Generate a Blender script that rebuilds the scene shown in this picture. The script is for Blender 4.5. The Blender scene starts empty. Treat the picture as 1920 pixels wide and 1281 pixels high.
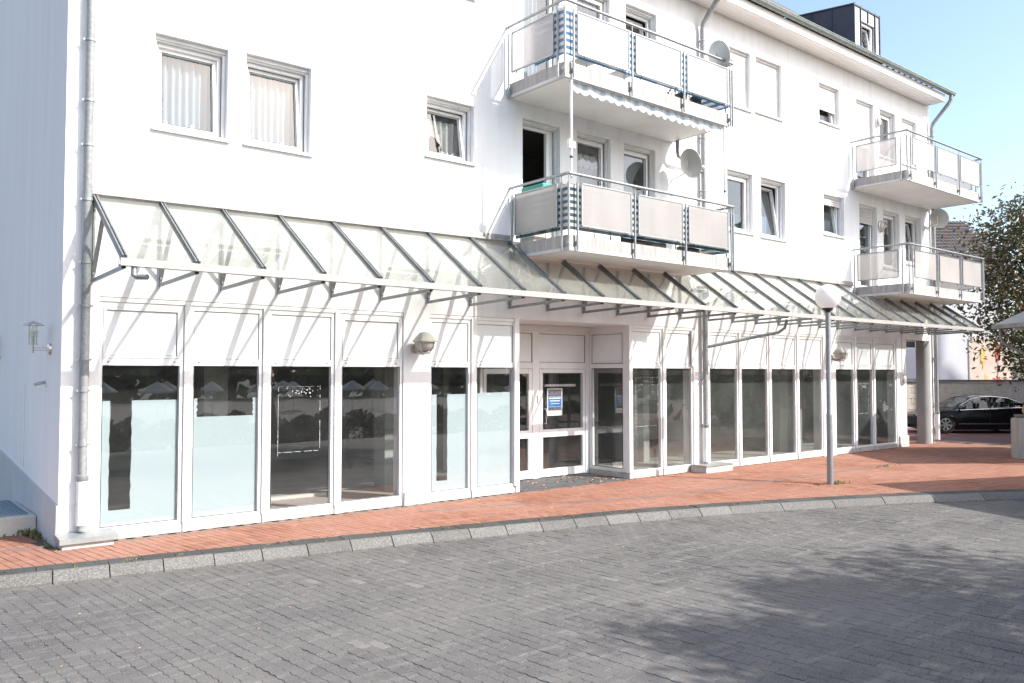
import bpy, math, random
from mathutils import Vector, Matrix, Euler
random.seed(7)
R_ = math.radians
sc = bpy.context.scene
COL = sc.collection

# ------------------------------------------------------------------ camera, sky, sun, exposure
cam_d = bpy.data.cameras.new('camera'); cam = bpy.data.objects.new('camera', cam_d); COL.objects.link(cam)
cam_d.sensor_width = 36; cam_d.lens = 29.36; cam_d.clip_end = 2000; cam_d.clip_start = 0.05
CAM = Vector((0, -11.644, 2.15))
cam.location = CAM; cam.rotation_euler = (R_(92.17), 0, R_(-39.44)); sc.camera = cam

SUNV = Vector((.52, -1.0, .90)).normalized()          # towards the sun
world = bpy.data.worlds.new('World'); sc.world = world; world.use_nodes = True
wn = world.node_tree; wn.nodes.clear()
sky = wn.nodes.new('ShaderNodeTexSky'); sky.sky_type = 'NISHITA'; sky.sun_disc = False
sky.sun_elevation = math.asin(SUNV.z); sky.sun_rotation = math.atan2(SUNV.x, SUNV.y)
sky.air_density = 1.0; sky.dust_density = 2.4; sky.ozone_density = 1.5; sky.altitude = 60
bg = wn.nodes.new('ShaderNodeBackground'); bg.inputs[1].default_value = 0.15
wo = wn.nodes.new('ShaderNodeOutputWorld')
wn.links.new(sky.outputs[0], bg.inputs[0]); wn.links.new(bg.outputs[0], wo.inputs[0])
sun_d = bpy.data.lights.new('sun', 'SUN'); sun_d.energy = 3.8; sun_d.angle = R_(.55); sun_d.color = (1, .965, .92)
sun = bpy.data.objects.new('sun', sun_d); COL.objects.link(sun); sun.location = (30, -50, 50)
sun.rotation_euler = (-SUNV).to_track_quat('-Z', 'Y').to_euler()
vs = sc.view_settings; vs.view_transform = 'Standard'; vs.look = 'None'; vs.gamma = 1; vs.exposure = 1.24
vs.use_curve_mapping = False
cy = sc.cycles; cy.max_bounces = 7; cy.diffuse_bounces = 4; cy.glossy_bounces = 3; cy.transparent_max_bounces = 12; cy.transmission_bounces = 3

# ------------------------------------------------------------------ materials
def nodes(name):
    m = bpy.data.materials.new(name); m.use_nodes = True
    n = m.node_tree; n.nodes.clear()
    out = n.nodes.new('ShaderNodeOutputMaterial')
    return m, n, out
def N(n, t, **kw):
    x = n.nodes.new(t)
    for k, v in kw.items():
        if k.startswith('i_'):
            key = k[2:]; key = int(key) if key.isdigit() else key.replace('_', ' ')
            x.inputs[key].default_value = v
        else: setattr(x, k, v)
    return x
def coords(n, scale=(1, 1, 1), rot=(0, 0, 0), world=False):
    if world: g = N(n, 'ShaderNodeNewGeometry'); o = g.outputs['Position']
    else: g = N(n, 'ShaderNodeTexCoord'); o = g.outputs['Object']
    mp = N(n, 'ShaderNodeMapping'); mp.inputs['Scale'].default_value = scale; mp.inputs['Rotation'].default_value = rot
    n.links.new(o, mp.inputs[0]); return mp.outputs[0]
def noise(n, vec, scale, detail=3, rough=.55):
    t = N(n, 'ShaderNodeTexNoise', i_Scale=scale, i_Detail=detail, i_Roughness=rough)
    n.links.new(vec, t.inputs['Vector']); return t.outputs['Fac']
def ramp(n, fac, pts):
    r = N(n, 'ShaderNodeValToRGB'); e = r.color_ramp.elements
    while len(e) < len(pts): e.new(.5)
    for i, (p, c) in enumerate(pts):
        e[i].position = p; e[i].color = (c[0], c[1], c[2], 1) if not isinstance(c, (int, float)) else (c, c, c, 1)
    n.links.new(fac, r.inputs[0]); return r.outputs[0]
def mixc(n, a, b, fac, mode='MIX'):
    m = N(n, 'ShaderNodeMix', data_type='RGBA', blend_type=mode)
    for sock, v in ((m.inputs[6], a), (m.inputs[7], b)):
        if isinstance(v, tuple): sock.default_value = (v[0], v[1], v[2], 1)
        else: n.links.new(v, sock)
    if isinstance(fac, (int, float)): m.inputs[0].default_value = fac
    else: n.links.new(fac, m.inputs[0])
    return m.outputs[2]
def math_(n, op, a, b=None):
    m = N(n, 'ShaderNodeMath', operation=op)
    for i, v in enumerate((a, b)):
        if v is None: continue
        if isinstance(v, (int, float)): m.inputs[i].default_value = v
        else: n.links.new(v, m.inputs[i])
    return m.outputs[0]
def bump(n, h, strength, dist=.01):
    b = N(n, 'ShaderNodeBump', i_Strength=strength, i_Distance=dist); n.links.new(h, b.inputs['Height']); return b.outputs[0]
def pbr(name, col, rough=.6, metal=0., var=None, var_scale=3., stretch=(1, 1, 1), bmp=None, spec=.5, fine=None, world=False):
    """col base; var = second colour mixed by noise; fine = (scale, colour, amount) speckle; bmp=(scale,strength,dist)"""
    m, n, out = nodes(name); p = N(n, 'ShaderNodeBsdfPrincipled', i_Roughness=rough, i_Metallic=metal)
    p.inputs['Specular IOR Level'].default_value = spec
    c = None
    if var:
        v = coords(n, stretch, world=world)
        f = ramp(n, noise(n, v, var_scale, 4, .6), [(.35, 0), (.68, 1)])
        c = mixc(n, col, var, f)
    if fine:
        v2 = coords(n, world=world)
        f2 = ramp(n, noise(n, v2, fine[0], 2), [(.42, 0), (.62, 1)])
        f2 = math_(n, 'MULTIPLY', f2, fine[2])
        c = mixc(n, c if c is not None else col, fine[1], f2)
    if c is not None: n.links.new(c, p.inputs['Base Color'])
    else: p.inputs['Base Color'].default_value = (*col, 1)
    if bmp:
        v3 = coords(n, world=world)
        n.links.new(bump(n, noise(n, v3, bmp[0], 3), bmp[1], bmp[2]), p.inputs['Normal'])
    n.links.new(p.outputs[0], out.inputs[0]); return m
def glass(name, tint=(.86, .89, .87), base=.075, dust=.04, dustcol=(.55, .57, .52), ripple=.0, power=5., dust_scale=1.4):
    m, n, out = nodes(name)
    lw = N(n, 'ShaderNodeLayerWeight', i_Blend=.5)
    f = math_(n, 'ADD', math_(n, 'MULTIPLY', math_(n, 'POWER', lw.outputs['Facing'], power), 1 - base), base)
    tr = N(n, 'ShaderNodeBsdfTransparent'); tr.inputs[0].default_value = (*tint, 1)
    gl = N(n, 'ShaderNodeBsdfGlossy', i_Roughness=.004); gl.inputs[0].default_value = (1, 1, 1, 1)
    if ripple:
        n.links.new(bump(n, noise(n, coords(n), 1.3, 1), ripple, .02), gl.inputs['Normal'])
    df = N(n, 'ShaderNodeBsdfDiffuse'); df.inputs[0].default_value = (*dustcol, 1)
    tl = N(n, 'ShaderNodeBsdfTranslucent'); tl.inputs[0].default_value = (*dustcol, 1)
    dd = N(n, 'ShaderNodeMixShader', i_0=.35); n.links.new(df.outputs[0], dd.inputs[1]); n.links.new(tl.outputs[0], dd.inputs[2])
    m1 = N(n, 'ShaderNodeMixShader')
    fd = ramp(n, noise(n, coords(n), dust_scale, 5, .65), [(.3, dust * .5), (.75, min(1, dust * 1.7))])
    n.links.new(fd, m1.inputs[0]); n.links.new(tr.outputs[0], m1.inputs[1]); n.links.new(dd.outputs[0], m1.inputs[2])
    m2 = N(n, 'ShaderNodeMixShader'); n.links.new(f, m2.inputs[0]); n.links.new(m1.outputs[0], m2.inputs[1]); n.links.new(gl.outputs[0], m2.inputs[2])
    n.links.new(m2.outputs[0], out.inputs[0]); return m
def sheet(name, col, transp=.2, transl=.35, var=None, var_scale=8, stretch=(1, 1, 1), stripes=None, gloss=0., rough=.3):
    """thin fabric, film or opal panel: diffuse + translucent + a little see-through. stripes=(axis, period, colB)"""
    m, n, out = nodes(name); c = None
    if var: c = mixc(n, col, var, noise(n, coords(n, stretch), var_scale, 3))
    if stripes:
        g = N(n, 'ShaderNodeTexCoord'); sp = N(n, 'ShaderNodeSeparateXYZ'); n.links.new(g.outputs['Object'], sp.inputs[0])
        u = math_(n, 'FRACT', math_(n, 'DIVIDE', sp.outputs[stripes[0]], stripes[1]))
        c = mixc(n, c if c is not None else col, stripes[2], math_(n, 'GREATER_THAN', u, .5))
    df = N(n, 'ShaderNodeBsdfDiffuse'); tl = N(n, 'ShaderNodeBsdfTranslucent'); tr = N(n, 'ShaderNodeBsdfTransparent')
    for s in (df, tl):
        if c is not None: n.links.new(c, s.inputs[0])
        else: s.inputs[0].default_value = (*col, 1)
    m1 = N(n, 'ShaderNodeMixShader', i_0=transl); n.links.new(df.outputs[0], m1.inputs[1]); n.links.new(tl.outputs[0], m1.inputs[2])
    m2 = N(n, 'ShaderNodeMixShader', i_0=transp); n.links.new(m1.outputs[0], m2.inputs[1]); n.links.new(tr.outputs[0], m2.inputs[2])
    last = m2.outputs[0]
    if gloss:
        gl = N(n, 'ShaderNodeBsdfGlossy', i_Roughness=rough); m3 = N(n, 'ShaderNodeMixShader', i_0=gloss)
        n.links.new(last, m3.inputs[1]); n.links.new(gl.outputs[0], m3.inputs[2]); last = m3.outputs[0]
    n.links.new(last, out.inputs[0]); return m

M = {}
def wall_mat():
    m, n, out = nodes('white_render'); p = N(n, 'ShaderNodeBsdfPrincipled', i_Roughness=.9); p.inputs['Specular IOR Level'].default_value = .15
    big = noise(n, coords(n, (1, 1, .35)), 1.1, 5, .6)
    streak = noise(n, coords(n, (3.2, 3.2, .12)), 1.6, 5, .6)
    c = mixc(n, (.82, .815, .81), (.74, .73, .72), ramp(n, big, [(.45, 0), (.75, 1)]))
    c = mixc(n, c, (.66, .63, .62), math_(n, 'MULTIPLY', ramp(n, streak, [(.5, 0), (.72, 1)]), .45))
    # splash-zone and old-leak grime low on the wall
    g = N(n, 'ShaderNodeTexCoord'); sp = N(n, 'ShaderNodeSeparateXYZ'); n.links.new(g.outputs['Object'], sp.inputs[0])
    low = ramp(n, math_(n, 'DIVIDE', sp.outputs[2], 4.6), [(0, 1), (.16, .35), (.9, .28), (1.0, 0)])
    c = mixc(n, c, (.66, .58, .52), math_(n, 'MULTIPLY', math_(n, 'MULTIPLY', low, noise(n, coords(n, (2, 2, .8)), 2.3, 5, .7)), .75))
    n.links.new(c, p.inputs['Base Color'])
    n.links.new(bump(n, noise(n, coords(n), 95, 2), .35, .006), p.inputs['Normal'])
    n.links.new(p.outputs[0], out.inputs[0]); return m
M['wall'] = wall_mat()
def endwall_mat():
    m, n, out = nodes('weathered_render'); p = N(n, 'ShaderNodeBsdfPrincipled', i_Roughness=.92); p.inputs['Specular IOR Level'].default_value = .15
    streak = noise(n, coords(n, (2.3, 2.3, .16)), 1.3, 6, .7); big = noise(n, coords(n, (1, 1, .6)), .55, 4)
    c = mixc(n, (.82, .77, .735), (.75, .705, .675), ramp(n, streak, [(.38, 0), (.72, 1)]))
    c = mixc(n, c, (.84, .79, .755), math_(n, 'MULTIPLY', ramp(n, big, [(.4, 0), (.7, 1)]), .6))
    n.links.new(c, p.inputs['Base Color'])
    n.links.new(bump(n, noise(n, coords(n), 80, 2), .35, .006), p.inputs['Normal'])
    n.links.new(p.outputs[0], out.inputs[0]); return m
M['endwall'] = endwall_mat()
M['plinth'] = pbr('grey_plinth', (.47, .455, .44), .9, var=(.53, .515, .50), var_scale=2.5, bmp=(60, .3, .004))
M['frame'] = pbr('white_frame', (.83, .82, .81), .32, var=(.74, .73, .715), var_scale=2.2, stretch=(1, 1, .5), spec=.5)
M['panel'] = pbr('white_panel', (.82, .83, .84), .4, var=(.75, .76, .77), var_scale=1.1)
M['basepanel'] = pbr('dirty_base_panel', (.56, .53, .51), .55, var=(.36, .32, .29), var_scale=4, stretch=(1, 1, 2), fine=(40, (.28, .24, .2), .3))
M['bolt'] = pbr('bolt_head', (.3, .28, .27), .5, .5)
M['column'] = pbr('grey_column_paint', (.22, .215, .21), .7, var=(.26, .255, .25), var_scale=2)
M['steel'] = pbr('galvanised_steel', (.27, .285, .29), .48, .5, var=(.19, .205, .21), var_scale=9, fine=(60, (.36, .375, .38), .5))
M['zinc'] = pbr('zinc_sheet', (.24, .26, .26), .5, .5, var=(.33, .345, .34), var_scale=6, stretch=(1, 1, .4))
M['zincpipe'] = pbr('zinc_pipe', (.20, .208, .212), .55, .25, var=(.27, .275, .275), var_scale=4, stretch=(2, 2, .35), fine=(22, (.4, .4, .39), .3))
M['gutter'] = pbr('gutter_zinc', (.20, .235, .22), .5, .35, var=(.27, .30, .285), var_scale=5)
M['alu'] = pbr('canopy_aluminium', (.36, .345, .33), .55, .15, var=(.26, .245, .225), var_scale=7, stretch=(1, 1, 3))
M['rafter'] = pbr('canopy_rafter_metal', (.13, .14, .145), .45, .4, var=(.19, .20, .20), var_scale=5)
M['gasket'] = pbr('black_rubber', (.03, .03, .032), .6)
M['concrete'] = pbr('balcony_concrete', (.37, .35, .335), .9, var=(.23, .22, .21), var_scale=3.2, stretch=(4, 4, .5), bmp=(50, .35, .004), fine=(90, (.34, .33, .31), .25))
M['underside'] = pbr('painted_soffit_concrete', (.80, .78, .75), .85, var=(.72, .69, .65), var_scale=1.3)
M['soffit'] = pbr('soffit_boards', (.83, .80, .77), .6, var=(.76, .72, .68), var_scale=2, stretch=(.4, 6, 1))
M['rooftile'] = pbr('dark_roof_tiles', (.07, .06, .06), .7, var=(.12, .1, .09), var_scale=4, bmp=(12, .6, .02))
M['dormerdark'] = pbr('shade_dark_seam_metal', (.07, .07, .085), .45, .3, var=(.09, .09, .105), var_scale=2)  # dormer side's shade put into this dark tone; roof and seams share it
M['dormerlight'] = pbr('grey_seam_metal', (.34, .35, .36), .5, .3, var=(.40, .41, .42), var_scale=2)
M['shopglass'] = glass('shop_glass', (.91, .92, .925), .13, .035, (.45, .47, .45), ripple=.03)
M['shopglass_milky'] = glass('dusty_shop_glass', (.86, .88, .86), .11, .17, (.30, .325, .305), ripple=.03, dust_scale=.9)
M['glass'] = glass('window_glass', (.86, .89, .89), .085, .02, (.6, .62, .6), ripple=.012, power=3.0)
M['lampclear'] = glass('clear_lamp_tube', (.93, .94, .93), .08, .03)
M['canopyglass'] = glass('algae_dusted_canopy_glass', (.82, .85, .82), .06, .42, (.36, .375, .335), dust_scale=1.1)
M['film'] = sheet('frosted_film', (.435, .51, .52), .02, .10, var=(.40, .475, .49), var_scale=.8, gloss=.05, rough=.15)
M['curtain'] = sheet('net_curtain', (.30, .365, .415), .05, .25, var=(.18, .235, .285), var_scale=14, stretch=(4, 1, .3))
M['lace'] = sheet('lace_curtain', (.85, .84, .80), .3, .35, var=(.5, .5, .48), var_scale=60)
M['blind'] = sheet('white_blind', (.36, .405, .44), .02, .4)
M['opalgrey'] = sheet('greyed_opal_panel', (.50, .475, .457), .11, .36, var=(.345, .325, .31), var_scale=2, stretch=(1, 1, .4), gloss=.04)
M['opal'] = sheet('opal_balcony_panel', (.54, .51, .495), .15, .38, var=(.48, .45, .435), var_scale=2, stretch=(1, 1, .4), gloss=.05)
M['opaldirty'] = sheet('dirty_opal_panel', (.42, .40, .385), .15, .35, var=(.30, .285, .27), var_scale=3, stretch=(2, 2, .25), gloss=.04)
M['blue_screen'] = sheet('blue_white_screen', (.6, .61, .62), .04, .3, stripes=(2, .12, (.055, .16, .28)))
M['green_screen'] = sheet('green_white_screen', (.5, .51, .50), .03, .3, stripes=(2, .11, (.03, .07, .09)))
M['awning'] = sheet('blue_white_awning', (.72, .74, .76), .02, .35, stripes=(0, .22, (.45, .57, .67)))
M['whitemetal'] = pbr('white_painted_metal', (.72, .715, .71), .4, .0, var=(.60, .59, .58), var_scale=3)
M['dish'] = pbr('dish_grey', (.42, .425, .41), .5, .1, var=(.48, .485, .47), var_scale=3)
M['dishgrey'] = pbr('dish_plastic', (.66, .66, .65), .5)
M['lampcream'] = pbr('cream_lamp_plastic', (.42, .395, .35), .45, var=(.35, .325, .28), var_scale=5)
M['lampglass'] = sheet('opal_lamp_glass', (.50, .48, .44), .0, .25, gloss=.08)
M['globe'] = sheet('opal_globe', (.86, .84, .83), .0, .45, gloss=.05, rough=.25)
M['blackmetal'] = pbr('black_metal', (.03, .03, .03), .45, .3)
M['brushed'] = pbr('brushed_steel', (.55, .53, .50), .3, .9)
M['shutter'] = pbr('roller_shutter', (.56, .54, .525), .5, var=(.49, .47, .455), var_scale=3)
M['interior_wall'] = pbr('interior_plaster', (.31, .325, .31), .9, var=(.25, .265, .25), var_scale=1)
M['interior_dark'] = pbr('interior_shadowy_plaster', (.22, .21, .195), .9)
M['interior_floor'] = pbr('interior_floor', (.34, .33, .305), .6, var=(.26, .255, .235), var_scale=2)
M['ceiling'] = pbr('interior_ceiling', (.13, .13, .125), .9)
M['poster'] = pbr('poster_paper', (.85, .85, .86), .5)
M['posterblue'] = pbr('poster_blue', (.03, .15, .42), .5, var=(.05, .22, .52), var_scale=4)
M['posterphoto'] = pbr('poster_photo_print', (.02, .025, .045), .5, var=(.30, .27, .26), var_scale=34)
M['mat'] = pbr('rubber_mat', (.055, .055, .06), .85, bmp=(80, .5, .004), var=(.09, .09, .09), var_scale=5)
M['deadleaf'] = pbr('dead_leaf', (.46, .24, .10), .8, var=(.6, .38, .2), var_scale=9)
M['weed'] = sheet('weed_leaf', (.12, .13, .05), 0, .3, var=(.22, .20, .09), var_scale=9)
M['stepconcrete'] = pbr('step_concrete', (.58, .55, .49), .9, var=(.46, .44, .40), var_scale=4, bmp=(40, .4, .005), fine=(70, (.36, .34, .3), .3))
M['grate'] = pbr('blue_grey_grate', (.22, .30, .36), .5, .5)
M['wood'] = pbr('pale_timber', (.5, .47, .42), .7)
M['kerb'] = pbr('kerb_granite_concrete', (.118, .113, .106), .9, var=(.092, .088, .083), var_scale=2.5, fine=(60, (.22, .21, .193), .75), bmp=(110, .6, .005), world=True)
M['sett'] = pbr('dark_edge_sett', (.034, .035, .034), .88, var=(.05, .05, .047), var_scale=5, fine=(130, (.11, .11, .105), .35), bmp=(100, .5, .004), world=True)
def vary(m, lo):
    n = m.node_tree; p = [x for x in n.nodes if x.type == 'BSDF_PRINCIPLED'][0]; l = p.inputs['Base Color'].links[0]; src = l.from_socket
    oi = N(n, 'ShaderNodeObjectInfo'); f = math_(n, 'ADD', math_(n, 'MULTIPLY', oi.outputs['Random'], 1 - lo), lo)
    c = N(n, 'ShaderNodeCombineColor')
    for i in range(3): n.links.new(f, c.inputs[i])
    n.links.new(mixc(n, src, c.outputs[0], 1.0, 'MULTIPLY'), p.inputs['Base Color'])
vary(M['kerb'], .72); vary(M['sett'], .6)
def paver_mat(name, base, alt, light, dirt, streak_rot, speck, tone_gain):
    m, n, out = nodes(name); p = N(n, 'ShaderNodeBsdfPrincipled', i_Roughness=.88); p.inputs['Specular IOR Level'].default_value = .25
    a1 = N(n, 'ShaderNodeAttribute', attribute_name='tone'); a2 = N(n, 'ShaderNodeAttribute', attribute_name='tone', attribute_type='OBJECT')
    tone = math_(n, 'ADD', a1.outputs['Fac'], a2.outputs['Fac'])
    c = mixc(n, base, alt, math_(n, 'MINIMUM', math_(n, 'MULTIPLY', tone, tone_gain), 1.0))
    c = mixc(n, c, light, ramp(n, tone, [(.90, 0), (.93, 1)]))
    big = noise(n, coords(n, world=True), .5, 4, .6)
    c = mixc(n, c, dirt, math_(n, 'MULTIPLY', ramp(n, big, [(.38, 0), (.62, 1)]), .85))
    st = noise(n, coords(n, (1.1, 7, 1), (0, 0, streak_rot), True), 1.0, 5, .65)
    c = mixc(n, c, light, math_(n, 'MULTIPLY', ramp(n, st, [(.52, 0), (.68, 1)]), .55))
    sp = noise(n, coords(n, world=True), 85, 3, .7)
    c = mixc(n, c, speck, math_(n, 'MULTIPLY', ramp(n, sp, [(.42, 0), (.68, 1)]), .72))
    n.links.new(c, p.inputs['Base Color'])
    n.links.new(bump(n, noise(n, coords(n, world=True), 120, 3), .7, .006), p.inputs['Normal'])
    n.links.new(p.outputs[0], out.inputs[0]); return m
M['paver'] = paver_mat('concrete_paver', (.051, .0495, .049), (.080, .077, .075), (.185, .173, .157), (.112, .105, .098), R_(3), (.20, .19, .178), 1.0)
M['brick'] = paver_mat('clinker_brick', (.165, .060, .034), (.285, .125, .074), (.36, .22, .165), (.28, .14, .10), R_(-8), (.30, .165, .12), 1.0)
M['joint'] = pbr('sandy_joint', (.07, .068, .065), .95, var=(.13, .122, .11), var_scale=2.2, world=True, fine=(70, (.17, .16, .145), .5))
M['brickjoint'] = pbr('brick_joint', (.10, .065, .045), .95, var=(.09, .08, .045), var_scale=5, world=True)
M['drain'] = pbr('drain_metal', (.17, .165, .16), .6, .3, var=(.11, .105, .1), var_scale=5, world=True)
def ground_mat(name, a, b, s, tile=None):
    m, n, out = nodes(name); p = N(n, 'ShaderNodeBsdfPrincipled', i_Roughness=.9)
    c = mixc(n, a, b, noise(n, coords(n, world=True), s, 6, .65))
    if tile:
        br = N(n, 'ShaderNodeTexBrick', i_Scale=1.0); br.inputs['Brick Width'].default_value = .2; br.inputs['Row Height'].default_value = .1
        br.inputs['Mortar Size'].default_value = .008
        n.links.new(coords(n, (1, 1, 1), (0, 0, R_(102)), True), br.inputs['Vector'])
        br.inputs['Color1'].default_value = (*a, 1); br.inputs['Color2'].default_value = (*b, 1); br.inputs['Mortar'].default_value = (*tile, 1)
        c = mixc(n, br.outputs['Color'], c, .35)
    n.links.new(c, p.inputs['Base Color']); n.links.new(p.outputs[0], out.inputs[0]); return m
M['ground'] = ground_mat('far_ground', (.085, .082, .08), (.115, .108, .1), .4)
M['roadred'] = ground_mat('red_road', (.15, .066, .056), (.20, .09, .075), 1.5, (.09, .06, .05))
M['bark'] = pbr('bark', (.10, .075, .055), .9, var=(.17, .13, .1), var_scale=6, stretch=(3, 3, .6), bmp=(14, .8, .03))
def leaf_mat(name, a, b, c3):
    m, n, out = nodes(name)
    at = N(n, 'ShaderNodeAttribute', attribute_name='tone')
    c = ramp(n, at.outputs['Fac'], [(0, a), (.55, b), (1, c3)])
    df = N(n, 'ShaderNodeBsdfDiffuse'); tl = N(n, 'ShaderNodeBsdfTranslucent'); gl = N(n, 'ShaderNodeBsdfGlossy', i_Roughness=.45)
    n.links.new(c, df.inputs[0]); n.links.new(c, tl.inputs[0])
    m1 = N(n, 'ShaderNodeMixShader', i_0=.42); n.links.new(df.outputs[0], m1.inputs[1]); n.links.new(tl.outputs[0], m1.inputs[2])
    m2 = N(n, 'ShaderNodeMixShader', i_0=.05); n.links.new(m1.outputs[0], m2.inputs[1]); n.links.new(gl.outputs[0], m2.inputs[2])
    n.links.new(m2.outputs[0], out.inputs[0]); return m
M['leaf'] = leaf_mat('tree_leaf', (.045, .05, .02), (.105, .10, .038), (.23, .115, .045))
M['leafdark'] = leaf_mat('dark_tree_leaf', (.018, .03, .01), (.04, .06, .02), (.06, .08, .025))
M['car'] = pbr('black_car_paint', (.006, .0065, .0075), .16, .0, spec=.35)
M['carglass'] = glass('car_glass', (.78, .82, .8), .06, .004)
M['tyre'] = pbr('tyre_rubber', (.02, .02, .02), .8)
M['rim'] = pbr('alloy_rim', (.6, .6, .6), .3, .8)
M['chrome'] = pbr('chrome', (.7, .7, .72), .15, 1.)
M['amber'] = pbr('amber_lens', (.7, .35, .08), .2)
M['headlamp'] = pbr('lamp_lens', (.6, .62, .63), .1)
M['seat'] = pbr('car_seat', (.03, .03, .03), .8)
M['housewall'] = pbr('house_render', (.74, .735, .745), .9, var=(.68, .675, .685), var_scale=.8)
M['muralbg'] = pbr('mural_ground', (.70, .56, .44), .9, var=(.80, .70, .58), var_scale=1.5)
M['muralred'] = pbr('mural_red', (.62, .12, .08), .8)
M['muralyellow'] = pbr('mural_yellow', (.8, .55, .18), .8)
M['muralgrey'] = pbr('mural_grey', (.28, .24, .2), .8)
M['block'] = pbr('cream_block', (.66, .59, .49), .9, var=(.56, .5, .42), var_scale=4, bmp=(30, .5, .01))
M['coping'] = pbr('dark_coping', (.13, .13, .13), .8)
M['pavroof'] = pbr('pavilion_metal_roof', (.20, .215, .21), .5, .3, var=(.25, .265, .255), var_scale=2)
M['skin'] = pbr('skin', (.45, .25, .17), .55)
M['navy'] = pbr('navy_cotton', (.02, .025, .045), .9)
M['hair'] = pbr('dark_hair', (.03, .02, .015), .6)
M['jeans'] = pbr('blue_jeans', (.05, .08, .14), .9)
M['planter'] = pbr('ribbed_concrete', (.47, .44, .39), .9, var=(.36, .34, .3), var_scale=3, stretch=(3, 3, .4), bmp=(40, .4, .005))
M['parasol'] = sheet('white_parasol_cloth', (.55, .55, .54), 0, .3)
M['tape'] = pbr('tape_residue', (.42, .42, .41), .8)
M['greenbox'] = pbr('teal_plastic', (.03, .28, .22), .4)
M['terracotta'] = pbr('dark_plastic_pot', (.05, .06, .05), .7)
M['plant'] = M['leaf']
M['render_block'] = pbr('beige_render_block', (.6, .57, .52), .9)

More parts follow.
